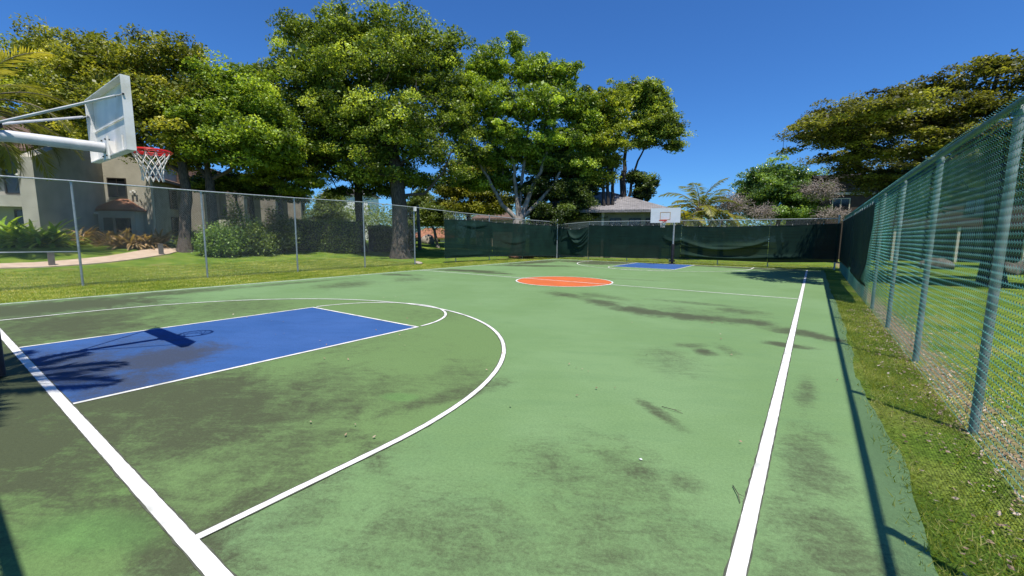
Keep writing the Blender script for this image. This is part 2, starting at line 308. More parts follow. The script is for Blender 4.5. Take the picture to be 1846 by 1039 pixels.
# ------------------------------------------------------------------ court
XR, XL, L, HW, KL = 7.77, -8.15, 27.86, 1.86, 4.70
RC, R3 = 1.30, 5.14
def courtmat(name, base, base2, worn, blue=False, orange=False):
    ma, nt, b = newmat(name); tc = N(nt, 'ShaderNodeTexCoord'); lk = nt.links.new
    def mapn(sc, loc=(0,0,0), rz=0):
        mp = N(nt, 'ShaderNodeMapping'); mp.vector_type = 'TEXTURE'
        mp.inputs['Location'].default_value = loc; mp.inputs['Rotation'].default_value = (0,0,rz); mp.inputs['Scale'].default_value = sc
        lk(tc.outputs['Object'], mp.inputs[0]); return mp.outputs[0]
    def noise(vec, sc, det=8, rough=.6, dist=0):
        n = N(nt, 'ShaderNodeTexNoise'); n.inputs['Scale'].default_value = sc; n.inputs['Detail'].default_value = det
        n.inputs['Roughness'].default_value = rough; n.inputs['Distortion'].default_value = dist
        lk(vec, n.inputs['Vector']); return n.outputs[0]
    def mr(src, a, b_, c=0., d=1.):
        r = N(nt, 'ShaderNodeMapRange', interpolation_type='SMOOTHSTEP'); lk(src, r.inputs[0])
        for k, v in zip((1,2,3,4), (a,b_,c,d)): r.inputs[k].default_value = v
        return r.outputs[0]
    def ma_(op, a, b_):
        n = N(nt, 'ShaderNodeMath', operation=op)
        for k, v in ((0,a),(1,b_)):
            if isinstance(v, (int, float)): n.inputs[k].default_value = v
            else: lk(v, n.inputs[k])
        return n.outputs[0]
    def mix(f, a, b_):
        n = N(nt, 'ShaderNodeMix', data_type='RGBA')
        if isinstance(f, (int, float)): n.inputs[0].default_value = f
        else: lk(f, n.inputs[0])
        for k, v in ((6,a),(7,b_)):
            if isinstance(v, tuple): n.inputs[k].default_value = rgba(v)
            else: lk(v, n.inputs[k])
        return n.outputs[2]
    P0 = mapn((1,1,1))
    cbase = mix(mr(noise(P0, .35, 6), .38, .62), base, base2)
    cbase = mix(mr(noise(mapn((1.6,.45,1), rz=.5), 1.6, 10, .7, .6), .42, .72, 0, .42), cbase, tuple(v*.72 for v in base) if blue else (.108,.195,.085))
    cbase = mix(mr(noise(mapn((1,.5,1), rz=-.3), 2.6, 10, .75, .8), .55, .8, 0, .35), cbase, tuple(min(1, v*1.3) for v in base2))
    # older, olive paint inside the three point line
    if not blue:
        sx = N(nt, 'ShaderNodeSeparateXYZ'); lk(P0, sx.inputs[0])
        yy = ma_('MAXIMUM', ma_('SUBTRACT', sx.outputs[1], 1.3), 0.0)
        rr = ma_('SQRT', ma_('ADD', ma_('MULTIPLY', sx.outputs[0], sx.outputs[0]), ma_('MULTIPLY', yy, yy)), 0.0)
        cbase = mix(mr(rr, 5.17, 5.11, 0, .85), cbase, (.116,.190,.066))
        beh = ma_('MULTIPLY', mr(sx.outputs[1], .01, -.06), mr(sx.outputs[0], 6.2, 4.6)); cbase = mix(ma_('MULTIPLY', beh, .8), cbase, (.112,.196,.062))
    # stains of algae and mildew with shapes of their own; (x, y, rx, ry, angle, strength)
    if blue:
        st = [(.5,1.1,.75,.85,.3,.95),(.1,.3,1.9,.5,.1,.80),(1.5,.5,.6,.7,0,.7),(-.8,.9,1.2,1.0,.2,.45),(0,27.6,2,.4,0,.4)]
    else:
        st = [(.6,-.2,5.6,1.0,.03,.95),(2.9,.8,2.2,1.2,.15,.80),(-5.6,1.6,3.2,2.0,.05,.62),(2.6,.75,1.7,.95,.15,.90),(2.2,-.5,2.2,.55,0,1.05),(3.6,.45,.9,.55,.3,.85),(-3.6,.8,2.6,1.4,.05,.85),(-6.6,1.0,1.6,2.2,0,1.05),(-7.4,3.4,.8,2.4,0,.75),(4.5,.85,.6,.9,.5,.62),(3.4,1.7,1.6,.9,.4,.55),(1.0,3.0,2.6,1.6,.3,.32),
              (4.75,2.4,.22,1.0,-.25,.70),(4.35,3.1,.5,.7,.3,.45),(-3.4,3.4,2.0,1.6,.3,.5),(.8,5.6,1.6,.8,.1,.30),
              (5.25,-.12,.5,.18,.3,.85),(5.0,.35,.25,.45,0,.72),(5.4,.5,.28,.3,.4,.5),(6.3,.9,.8,.55,.5,.52),(7.1,1.35,.8,.6,.3,.50),(6.85,2.2,.8,.35,-.6,.48),(6.45,1.9,.6,.45,-.5,.42),
              (1.9,10.5,.95,.42,-.45,.70),(3.4,9.75,1.05,.36,-.5,.80),(4.7,9.15,1.05,.46,-.3,.95),(5.9,9.1,.95,.42,.1,.92),(6.9,9.15,.75,.40,.05,.82),(7.7,8.65,.6,.30,-.5,.86),(5.6,9.8,1.6,.9,0,.42),(8.25,8.4,.4,.18,-.4,1.0),(5.4,11.2,1.3,.25,0,.50),(6.6,10.5,.8,.45,-.4,.62),(2.9,10.9,1.2,.35,-.3,.5),
              (6.68,6.1,.20,.22,.4,.85),(6.42,6.4,.3,.14,.6,.65),(6.95,6.4,.16,.4,.5,.5),(7.70,7.4,.34,.11,0,1.0),(6.3,5.4,.5,.8,.5,.40),
              (6.80,3.36,.10,.34,.9,.75),(7.28,2.25,.20,.2,.4,.50),(7.0,2.2,.3,.14,-.3,.65),(8.02,3.0,.25,1.1,0,.56),(8.15,2.2,.35,.5,0,.62),(7.98,5.0,.13,.6,0,.6),(8.0,1.4,.3,.5,0,.66),
              (-6.3,15.2,1.9,.55,.25,1.15),(-4.6,15.0,1.6,.35,.1,.9),(-6.9,11.6,1.1,.5,.3,.75),(-5.4,8.0,1.0,1.4,.3,.62),(-5.0,10.6,.9,1.2,.5,.5),(-5.6,20.5,3.0,.8,.55,.85),(-3.9,26.4,3.8,1.5,0,1.1),(0.5,27.6,7,.7,0,1.0),(5.2,27.3,3,1.0,0,.9),(-7.4,24,1.1,4,0,.9),(-7.3,6.5,.45,3.4,0,.6),
              (2.0,16.3,1.8,.25,.2,.45),(-3.6,25,1.6,1.2,0,.9)]
    acc = None
    warp = noise(P0, 1.3, 9, .68, .8)
    wv = ma_('MULTIPLY', ma_('SUBTRACT', warp, .5), 1.7)
    for (x, y, rx, ry, an, s_) in st:
        v = mapn((rx*1.15, ry*1.15+.09, 1), (x, y, 0), an)
        ln = N(nt, 'ShaderNodeVectorMath', operation='LENGTH'); lk(v, ln.inputs[0])
        f = mr(ma_('ADD', ln.outputs['Value'], wv), 1.35, .15, 0, s_)
        acc = f if acc is None else ma_('MAXIMUM', acc, f)
    streak = noise(mapn((.55,.13,1), rz=.55), 2.2, 10, .72, .5)
    grain = noise(P0, 34, 10, .78, .3)
    patch = noise(P0, 4.5, 10, .75, .6)
    acc = ma_('ADD', acc, ma_('MULTIPLY', mr(noise(mapn((1,.35,1), rz=-.5), .8, 9, .7, .5), .48, .80), .20))
    mod = ma_('ADD', ma_('MULTIPLY', ma_('SUBTRACT', grain, .5), 1.05), ma_('ADD', ma_('MULTIPLY', ma_('SUBTRACT', streak, .5), .9), ma_('MULTIPLY', ma_('SUBTRACT', patch, .5), 1.0)))
    gate = mr(acc, 0, .25)
    dirt = ma_('MULTIPLY', ma_('MINIMUM', mr(ma_('ADD', acc, mod), .10, 1.05), .90), gate)
    col = mix(dirt, cbase, worn)
    # brighter repainted patch
    if not blue:
        for (x, y, rx, ry) in ((4.4,2.14,.22,.12),(4.6,-.35,.45,.22)):
            v = mapn((rx, ry, 1), (x, y, 0), .4); ln = N(nt, 'ShaderNodeVectorMath', operation='LENGTH'); lk(v, ln.inputs[0])
            col = mix(mr(ma_('ADD', ln.outputs['Value'], wv), 1.3, .4, 0, .45), col, (.105,.235,.065))
    g2 = ma_('MULTIPLY', mr(noise(P0, 160, 4, .7), .3, .7, .84, 1.14), mr(noise(P0, 42, 8, .8), .3, .7, .84, 1.14))
    mu = N(nt, 'ShaderNodeMix', data_type='RGBA', blend_type='MULTIPLY'); mu.inputs[0].default_value = 1
    lk(col, mu.inputs[6])
    cx = N(nt, 'ShaderNodeCombineXYZ'); lk(g2, cx.inputs[0]); lk(g2, cx.inputs[1]); lk(g2, cx.inputs[2]); lk(cx.outputs[0], mu.inputs[7])
    # dusty scuffs
    sc = ma_('MULTIPLY', mr(noise(mapn((.5,.12,1), rz=.9), 2.5, 9, .75, .8), .60, .80), .16)
    lk(mix(sc, mu.outputs[2], (.14,.20,.27) if blue else (.28,.38,.26)), b.inputs['Base Color'])
    b.inputs['Roughness'].default_value = .82; b.inputs['Specular IOR Level'].default_value = .25
    bp = N(nt, 'ShaderNodeBump'); bp.inputs['Strength'].default_value = .35; bp.inputs['Distance'].default_value = .004
    lk(noise(P0, 120, 6, .7), bp.inputs['Height']); lk(bp.outputs[0], b.inputs['Normal'])
    return ma
M['court'] = courtmat('green_court_paint', (.130,.222,.088), (.150,.248,.108), (.053,.060,.033))
M['blue'] = courtmat('blue_court_paint', (.026,.084,.250), (.036,.100,.285), (.040,.050,.075), blue=True)
M['orange_court'] = mat('orange_court_paint', (.47,.100,.022), (.54,.125,.030), scale=1.5, rough=.8, c3=(.36,.10,.035), s3=3)
# slab outline with ragged edges
def edge(n, a, b, amp):
    t = np.linspace(0, 1, n); q = np.array(a)[None]*(1-t[:, None]) + np.array(b)[None]*t[:, None]
    d = np.array(b)-np.array(a); nn = np.array([-d[1], d[0]])/np.linalg.norm(d)
    s_ = np.linalg.norm(d)*t
    k = amp*(np.sin(s_*1.3+a[0])*.5 + np.sin(s_*3.1)*.3 + np.sin(s_*7.7+1)*.15 + rng.normal(0, .12, n))
    return [tuple(v) for v in q + nn[None]*k[:, None]]
right_pts = [(8.62,-1.6),(8.60,2.2),(8.62,4.0),(8.56,4.9),(8.50,6.0),(8.53,8.1),(8.55,12),(8.5,18),(8.5,28.25)]
out = []
for a_, b_ in zip(right_pts[:-1], right_pts[1:]): out += edge(max(8, int((b_[1]-a_[1])*6)), a_, b_, .035)[:-1]
out += edge(50, (8.5,28.25), (-8.6,28.3), .05)[:-1] + edge(90, (-8.6,28.3), (-8.35,-1.6), .05)[:-1] + [(-8.35,-1.6)]
n = len(out)
Vc = [(x, y, 0) for x, y in out] + [(x, y, -.09) for x, y in out]
mb = MB(); mb.add(Vc, [tuple(range(n))] + [(i, n+i, n+(i+1) % n, (i+1) % n) for i in range(n)])
court = mb.build('court_surface', M['court'])
# ensure top faces up
court.data.flip_normals() if court.data.polygons[0].normal.z < 0 else None
court['kind'] = 'structure'
def strip(name, pts, wd, z=.004, mt='white_line', closed=False, rough_edge=.001):
    pts = np.array(pts, float); 
    seg = [pts[0]]
    for a_, b_ in zip(pts[:-1], pts[1:]):
        k = max(1, int(np.linalg.norm(b_-a_)/.06))
        for i in range(1, k+1): seg.append(a_+(b_-a_)*i/k)
    p = np.array(seg); T = np.gradient(p, axis=0)
    if closed: T[0] = T[-1] = p[1]-p[-2]
    T /= np.linalg.norm(T, axis=1)[:, None]; nn = np.stack([-T[:, 1], T[:, 0]], 1)
    e1 = rng.normal(0, rough_edge, len(p)); e2 = rng.normal(0, rough_edge, len(p))
    A = p + nn*(wd/2+e1)[:, None]; B = p - nn*(wd/2+e2)[:, None]
    k = len(p); V = np.zeros((2*k, 3)); V[:k, :2] = A; V[k:, :2] = B; V[:, 2] = z
    i = np.arange(k-1); Fs = np.stack([i+k, i+k+1, i+1, i], 1)
    return npmesh(name, V, Fs, M[mt], court)
def arcp(cx, cy, r, a0, a1, n=96):
    t = np.radians(np.linspace(a0, a1, n)); return [(cx+r*math.cos(q), cy+r*math.sin(q)) for q in t]
M['line_edge'] = mat('dark_line_edge', (.05,.055,.04), (.09,.10,.07), scale=9, rough=.9)
def line(name, pts, wd, z=.004, closed=False):
    o = strip(name, pts, wd, z, closed=closed)
    strip('dark_edge', pts, wd+.020, z-.0006, 'line_edge', closed=closed, rough_edge=.0025)  # slightly wider dark strip showing along both sides of the line
    return o
def poly(name, pts, z, mt):
    V = [(x, y, z) for x, y in pts]; o = npmesh(name, V, [tuple(range(len(pts)))], M[mt], court)
    if o.data.polygons[0].normal.z < 0: o.data.flip_normals()
    return o
line('sideline', [(XR-.05,-1.4),(XR-.05,L)], .085)
line('sideline', [(XL+.03,-1.4),(XL+.03,L)], .06)
line('baseline', [(XL+.06,-.04),(XR-.10,-.04)], .085, .0052)
line('baseline', [(XL+.06,L+.02),(XR-.10,L+.02)], .05, .0052)
line('half_court_line', [(XL+.06,L/2),(XR-.10,L/2)], .062, .0052)
poly('centre_circle_paint', arcp(0, L/2, 1.86, 0, 360, 97)[:-1], .002, 'orange_court')
line('centre_circle_line', arcp(0, L/2, 1.87, 0, 360, 97), .055, .0064, closed=True)
for sgn, y0 in ((1, 0.0), (-1, L)):
    f = lambda x, y: (x, y0+sgn*y)
    poly('key_paint', [f(-HW,0.01), f(HW,0.01), f(HW,KL), f(-HW,KL)], .002, 'blue')
    for s_ in (-1, 1): line('lane_line', [f(s_*(HW-.025), .003), f(s_*(HW-.025), KL)], .05)
    line('free_throw_line', [f(-HW+.05, KL-.025), f(HW-.05, KL-.025)], .05, .0052)
    line('free_throw_arc', [f(*q) for q in arcp(0, KL, HW-.025, 2, 178)], .05, .0064)
    line('three_point_line', [f(-R3, .003)] + [f(*q) for q in arcp(0, RC, R3, 180, 0)] + [f(R3, .003)], .055, .0076)

# ------------------------------------------------------------------ scattered leaves and grass
def leafquads(C, size, up=.6, aspect=.5, droop=0.0):
    """rhombic leaf per centre; returns verts, faces"""
    n = len(C); nrm = rng.normal(0, 1, (n, 3)); nrm[:, 2] = np.abs(nrm[:, 2])+up; nrm /= np.linalg.norm(nrm, axis=1)[:, None]
    t = rng.normal(0, 1, (n, 3)); t[:, 2] -= droop; t -= nrm*(t*nrm).sum(1)[:, None]; t /= np.linalg.norm(t, axis=1)[:, None]; s_ = np.cross(nrm, t)
    ln = (size*rng.uniform(.7, 1.3, n))[:, None]; wd = ln*aspect
    b_ = C - t*ln*.5; tip = C + t*ln*.5; cc = C - t*ln*.05
    V = np.stack([b_, cc+s_*wd*.5 - nrm*ln*.05, tip, cc-s_*wd*.5 - nrm*ln*.05], 1).reshape(-1, 3)
    return V, np.arange(4*n).reshape(n, 4)
def blades(name, pts, h, wd, mt, parent=None, **kw):
    n = len(pts); a = rng.uniform(0, 2*math.pi, n); l = rng.uniform(.3, 1.5, n)*h
    hh = h*rng.uniform(.5, 1.25, n)
    d = np.stack([np.cos(a), np.sin(a), 0*a], 1); e = np.stack([-np.sin(a), np.cos(a), 0*a], 1)
    b2 = rng.uniform(0, 6.28, n); lean = np.stack([np.cos(b2)*l, np.sin(b2)*l, hh], 1)
    w_ = (wd*rng.uniform(.6, 1.3, n))[:, None]
    V = np.stack([pts-e*w_/2, pts+e*w_/2, pts+lean], 1).reshape(-1, 3)
    ti = np.clip(rng.normal(.42, .2, n) + .22*np.sin(pts[:, 0]*5+np.sin(pts[:, 1]*3))*np.sin(pts[:, 1]*4.1+pts[:, 0]) + .12*np.sin(pts[:, 1]*1.3), 0, 1)
    o = npmesh(name, V, np.arange(3*n).reshape(n, 3), mt, parent, tint=np.repeat(ti, 3)); setp(o, **kw); return o

# ------------------------------------------------------------------ trees
class Tree:
    def __init__(s, name, base, label, cat='tree', group=None, bark='bark'):
        s.root = empty(name, base, label, cat, group); s.base = np.array(base, float); s.bark = bark
        s.nodes = [s.base - np.array([0,0,.15])]; s.par = [-1]; s.fix = {}
    def stem(s, pts, r0, r1, frm=None):
        """explicit limb through world points, from the node nearest its first point"""
        k = 0 if frm is None else frm
        last = k; n = len(pts); pts = [np.array(q, float) for q in pts]
        prev = s.nodes[last]; ids = []
        for i, q in enumerate(pts):
            m_ = max(1, int(np.linalg.norm(q-prev)/.7)); p0 = prev
            for j in range(1, m_+1):
                p = p0 + (q-p0)*j/m_ + rng.normal(0, .05, 3)*(j < m_)
                s.nodes.append(p); s.par.append(last); last = len(s.nodes)-1
                t = (i + j/m_)/n; s.fix[last] = r0 + (r1-r0)*t; ids.append(last)
            prev = q
        if 0 not in s.fix: s.fix[0] = r0*1.45
        return ids
    def grow(s, lobes, nleaf, size, mt, csize=.75, nclus=200, flat=.55, minr=.012, shell=.55, up=.6, aspect=.5, tintvar=.22, droop=0., name='crown', dens=1.7, fill=.15):
        nleaf = int(nleaf*dens); nclus = int(nclus*2.1); csize *= .92; shell *= .75; aspect = .6
        """lobes: list of (centre, (rx,ry,rz)); clumps of leaves near their surfaces joined to the limbs"""
        vol = np.array([(l[1][0]*l[1][1]*l[1][2])**(2/3.) for l in lobes]); pr = vol/vol.sum()
        C = []
        for _ in range(nclus):
            c, r = lobes[rng.choice(len(lobes), p=pr)]
            d = rng.normal(0, 1, 3); d /= np.linalg.norm(d)
            if d[2] < -.4: d[2] *= .5
            C.append(np.array(c) + d*np.array(r)*(rng.uniform(shell, 1.0) if rng.uniform() < .86 else rng.uniform(1.0, 1.28)))
        C = np.array(C); order = np.argsort(np.linalg.norm(C - np.array(s.nodes[-1])[None]*0 - s.nodes[min(len(s.nodes)-1, 3)], axis=1))
        tips = []
        for i in order:
            c = C[i]; nd = np.array(s.nodes); d = np.linalg.norm(nd-c, axis=1)
            dh = np.linalg.norm(nd-s.base, axis=1); pen = np.where(nd[:, 2] > c[2]+.3, 1.5, 0) + .35*dh*0
            low = np.where((nd[:, 2]-s.base[2]) < .35*(c[2]-s.base[2]), 3.0, 0)
            k = int(np.argmin(d + pen + low)); p0 = nd[k]; dist = d[k]
            m_ = max(1, int(dist/.6)); last = k
            side = rng.normal(0, .10*dist, 3); side[2] = abs(side[2])*.6
            for j in range(1, m_+1):
                t = j/m_; p = p0 + (c-p0)*t + side*math.sin(math.pi*t) + rng.normal(0, .04, 3)
                s.nodes.append(p); s.par.append(last); last = len(s.nodes)-1
            tips.append(last)
        s.tips = tips
        # leaves
        per = rng.multinomial(nleaf, np.full(nclus, 1/nclus))
        cc = np.repeat(C, per, 0); n = len(cc)
        cs = np.repeat(csize*rng.uniform(.6, 1.35, nclus), per)[:, None]
        off = rng.normal(0, 1, (n, 3)); off /= np.linalg.norm(off, axis=1)[:, None]; off *= rng.uniform(.15, 1, (n, 1))**.6
        off[:, 2] *= flat; off[:, 2] -= .25*(off[:, 0]**2+off[:, 1]**2)*(.5+droop)
        Lc = cc + off*cs
        V, Fq = leafquads(Lc, size, up, aspect, droop)
        ti = np.repeat(rng.normal(.45, tintvar, nclus), per) + rng.normal(0, .17, n)
        nf_ = int(nleaf*fill); li = rng.choice(len(lobes), p=pr, size=nf_); dd = rng.normal(0, 1, (nf_, 3)); dd /= np.linalg.norm(dd, axis=1)[:, None]
        cl = np.array([lobes[q][0] for q in range(len(lobes))], float)[li]; rl = np.array([lobes[q][1] for q in range(len(lobes))], float)[li]
        V2, F2 = leafquads(cl + dd*rl*(rng.uniform(0, 1, (nf_, 1))**.45)*.80, size*1.9, up*.5, aspect)
        V = np.concatenate([V, V2]); Fq = np.concatenate([Fq, F2+4*n]); ti = np.concatenate([ti, rng.normal(.3, .15, nf_)])
        npmesh(name, V, Fq, mt, s.root, tint=np.repeat(np.clip(ti, 0, 1), 4))
    def finish(s, tip=.014, expo=2.3, taper=True, sides=6, name='trunk'):
        n = len(s.nodes); acc = np.zeros(n); kids = [0]*n
        for i in range(n-1, 0, -1):
            if acc[i] == 0: acc[i] = tip**expo
            acc[s.par[i]] += acc[i]
        r = np.maximum(acc, tip**expo)**(1/expo)
        for i, v in s.fix.items(): r[i] = v
        for i in range(1, n): 
            if i not in s.fix: r[i] = min(r[i], r[s.par[i]]*.92)
        ch = [[] for _ in range(n)]
        for i in range(1, n): ch[s.par[i]].append(i)
        mb = MB(); done = [False]*n; starts = [(0, None)]
        while starts:
            i, pa = starts.pop(); chain = ([pa] if pa is not None else []) + [i]
            rr = ([r[i]*1.05] if pa is not None else []) + [r[i]]
            while ch[i]:
                b_ = max(ch[i], key=lambda q: r[q])
                for q in ch[i]:
                    if q != b_: starts.append((q, i))
                i = b_; chain.append(i); rr.append(r[i])
            if len(chain) < 2: continue
            mb.tube([s.nodes[q] for q in chain], rr, sides if rr[0] > .05 else 4, cap=False)
        o = mb.build(name, M[s.bark], s.root, smooth=True); return o
def lob(px, py, rx, ry, d, rd=None):
    k = d/F; c = P(px, py, d); r = rx*k; return (c, ((rd or r), (rd or r), ry*k))
def base_at(px, py, d):
    q = P(px, py, d); q[2] = float(gh(q[0], q[1])); return q

# --- big olive tree, leftmost
t = Tree('shade_tree', base_at(333, 450, 27), 'olive green tree with a dark trunk behind the near basketball rim', group='shade trees beyond the left fence')
a = t.stem([P(334,400,27), P(336,340,27), P(330,300,27)], .36, .26)
t.stem([P(300,240,27), P(250,170,27)], .15, .05, a[-1]); t.stem([P(350,230,27), P(360,150,27)], .14, .05, a[-1]); t.stem([P(270,270,27.5), P(190,200,28)], .13, .04, a[-2])
t.grow([lob(105,95,50,38,28), lob(175,105,75,48,27), lob(265,110,70,45,27), lob(335,105,48,42,27), lob(150,185,90,60,27), lob(255,180,90,55,26), lob(350,180,70,55,27), lob(200,250,60,35,27), lob(320,245,70,40,26), lob(110,200,50,60,28), lob(230,150,120,60,28.5), lob(300,215,110,60,28), lob(160,240,90,40,28.5), lob(330,290,60,25,28)],
       44000, .17, M['leaf_orange'], csize=.85, nclus=230); t.finish()
t = Tree('shade_tree', base_at(388, 450, 28), 'forked dark trunk tree shading the long stucco building', group='shade trees beyond the left fence')
a = t.stem([P(385,400,28), P(380,350,28), P(378,325,28)], .34, .27)
t.stem([P(345,290,28), P(335,240,28)], .15, .06, a[-1]); t.stem([P(410,310,28), P(455,275,28), P(480,240,28)], .14, .05, a[-1]); t.stem([P(365,270,28), P(375,200,28)], .16, .06, a[-1])
t.grow([lob(400,150,50,35,28), lob(440,185,65,40,28), lob(390,215,70,40,27), lob(485,215,45,40,28), lob(450,250,80,40,27), lob(370,270,55,30,27), lob(510,265,35,35,28), lob(440,290,65,22,28), lob(420,200,90,60,28.5), lob(430,165,70,40,28.5), lob(500,240,50,45,29)],
       32000, .17, M['leaf_bright'], csize=.8, nclus=170); t.finish()
t = Tree('shade_tree', base_at(516, 448, 31), 'thin tree with low tiers of yellow green leaves at the end of the long building', group='shade trees beyond the left fence')
a = t.stem([P(512,410,31), P(508,370,31), P(505,345,31)], .17, .13)
t.stem([P(480,335,31), P(450,330,31)], .07, .03, a[-1]); t.stem([P(540,330,31), P(565,325,31)], .07, .03, a[-1])
t.grow([lob(520,310,60,16,31), lob(560,330,32,12,31), lob(470,325,45,13,31), lob(500,285,55,18,31), lob(535,345,35,8,31)],
       11000, .17, M['leaf_yel'], csize=.65, nclus=75, flat=.35); t.finish()
t = Tree('shade_tree', base_at(60, 452, 40), 'pale loose tree rising behind the palm at the edge of the view', group='shade trees beyond the left fence', bark='bark_light')
a = t.stem([P(70,380,40), P(75,280,40), P(70,200,40)], .3, .16)
t.stem([P(95,110,40), P(82,30,40)], .06, .012, a[-1])
t.grow([lob(60,105,45,40,40), lob(40,160,55,50,40), lob(95,150,45,45,40), lob(60,230,70,50,40), lob(-20,140,50,60,40), lob(110,220,40,40,40)],
       22000, .2, M['leaf_yel'], csize=1.0, nclus=150, shell=.4); t.finish()
t = Tree('shade_tree', base_at(455, 446, 32), 'low dark shade tree against the long building between the second and third fence posts', group='shade trees beyond the left fence', bark='bark_dark')
t.stem([P(455,400,32), P(452,350,32)], .2, .14); t.stem([P(436,400,32), P(425,350,32)], .13, .08)
t.grow([lob(430,330,60,18,32), lob(480,345,50,16,33), lob(380,335,40,16,33), lob(520,355,35,12,34)], 12000, .18, M['leaf_deep'], csize=.7, nclus=80, flat=.4); t.finish()
# --- the tallest tree
t = Tree('tall_tree', base_at(722, 452, 32), 'tallest broad tree with a thick dark trunk in the middle of the row', group='shade trees beyond the left fence')
a = t.stem([P(722,420,32), P(720,370,32), P(714,320,32), P(708,285,32)], .68, .48)
t.stem([P(690,240,32), P(660,170,32), P(640,90,32)], .28, .06, a[-1]); t.stem([P(725,240,32), P(745,170,32), P(740,90,32)], .25, .06, a[-1])
t.stem([P(762,275,32), P(800,240,31)], .16, .05, a[-2]); t.stem([P(660,300,32), P(600,250,32)], .18, .05, a[-3]); t.stem([P(765,350,32), P(800,310,31.5), P(815,270,31)], .15, .05, a[len(a)//2])
t.grow([lob(538,62,48,38,32), lob(520,110,40,30,32), lob(620,55,65,40,32), lob(690,42,55,32,32), lob(750,70,60,38,32), lob(805,95,35,45,32), lob(498,150,52,32,32), lob(580,125,75,50,31), lob(690,120,85,55,31), lob(780,150,55,55,32), lob(520,205,60,42,32), lob(620,205,85,50,31), lob(730,210,85,50,30.5), lob(810,205,40,50,32), lob(560,265,60,38,32), lob(660,275,80,32,32), lob(765,275,60,30,31), lob(465,128,28,18,32), lob(820,80,20,25,32), lob(840,265,35,40,32.5), lob(700,240,120,50,33), lob(590,170,100,60,33), lob(740,130,100,60,33), lob(620,90,90,50,33), lob(700,320,110,18,33), lob(820,310,40,22,32.5)],
       84000, .17, M['leaf_mid'], csize=.85, nclus=420, shell=.5); t.finish()
t = Tree('shade_tree', base_at(652, 450, 35), 'dark trunked tree left of the tallest tree, under its canopy', group='shade trees beyond the left fence', bark='bark_dark')
a = t.stem([P(650,410,35), P(646,350,35), P(645,310,35)], .42, .3)
t.stem([P(610,280,35), P(570,250,35)], .15, .05, a[-1]); t.stem([P(670,270,35), P(690,230,35)], .15, .05, a[-1])
t.grow([lob(590,300,70,28,35), lob(650,320,60,20,35), lob(560,270,50,40,35), lob(700,300,50,22,35), lob(640,260,80,35,35), lob(610,345,35,9,35), lob(600,210,110,60,35.5), lob(540,320,45,18,35), lob(680,345,60,12,35.5), lob(760,330,60,16,35)],
       20000, .18, M['leaf_deep'], csize=.8, nclus=130); t.finish()
# --- pale barked fig behind the corner screens
t = Tree('fig_tree', base_at(935, 466, 35), 'pale grey barked tree with spreading limbs behind the corner windscreens', group='trees behind the windscreens', bark='bark_light')
a = t.stem([P(936,430,35), P(935,400,35)], .62, .5)
for pts, r0 in (([P(905,370,35), P(880,320,35), P(855,280,35)], .24), ([P(930,340,35), P(925,290,35), P(900,240,34.5)], .2), ([P(955,350,35), P(975,310,35), P(990,260,35)], .26), ([P(965,370,35), P(1000,330,35), P(1020,290,35)], .2), ([P(940,330,35.5), P(950,250,35.5), P(960,170,35.5)], .18)):
    b_ = t.stem(pts, r0, .07, a[-1])
t.grow([lob(888,115,42,38,35), lob(930,85,16,22,35), lob(850,155,42,40,35), lob(955,130,52,30,35), lob(1010,140,38,30,35), lob(880,190,62,40,34), lob(965,190,70,45,34), lob(1035,195,38,42,35), lob(835,225,38,40,35), lob(905,240,60,25,34), lob(1000,250,50,28,35), lob(1050,250,30,30,35), lob(830,180,28,35,35), lob(870,285,55,25,35.5), lob(950,275,70,25,36), lob(1020,300,50,22,36), lob(1060,215,25,40,35), lob(860,330,40,20,37), lob(1070,270,25,35,36), lob(900,325,50,28,37), lob(985,300,50,26,36.5)],
       62000, .18, M['leaf_bright'], csize=.75, nclus=290, up=.4); t.finish()
t = Tree('shade_tree', base_at(842, 452, 46), 'yellow green tree filling the gap between the tallest tree and the pale fig', group='trees behind the windscreens', bark='bark_dark')
a = t.stem([P(845,400,46), P(848,360,46)], .3, .2)
t.grow([lob(820,340,45,25,46), lob(870,345,45,28,46), lob(800,370,30,15,46), lob(850,375,60,14,46), lob(855,305,45,25,46), lob(890,320,30,30,46), lob(900,370,30,22,46)],
       26000, .2, M['leaf_orange'], csize=.9, nclus=170, shell=.3); t.finish()
t = Tree('shade_tree', base_at(1000, 462, 36), 'dense dark tree hiding the left end of the grey roofed house', group='trees behind the windscreens', bark='bark_dark')
a = t.stem([P(1002,400,36), P(1003,350,36), P(1000,320,36)], .2, .12)
t.grow([lob(985,340,40,30,36), lob(1025,345,35,32,36), lob(975,380,35,20,36), lob(1015,385,42,18,36), lob(1045,365,26,30,36), lob(1010,300,45,25,36), lob(985,405,45,12,36), lob(1055,330,28,40,37), lob(960,350,40,30,37), lob(1030,300,40,30,37), lob(1060,385,30,16,36.5)],
       38000, .16, M['leaf_dark'], csize=.7, nclus=160, shell=.3); t.finish()
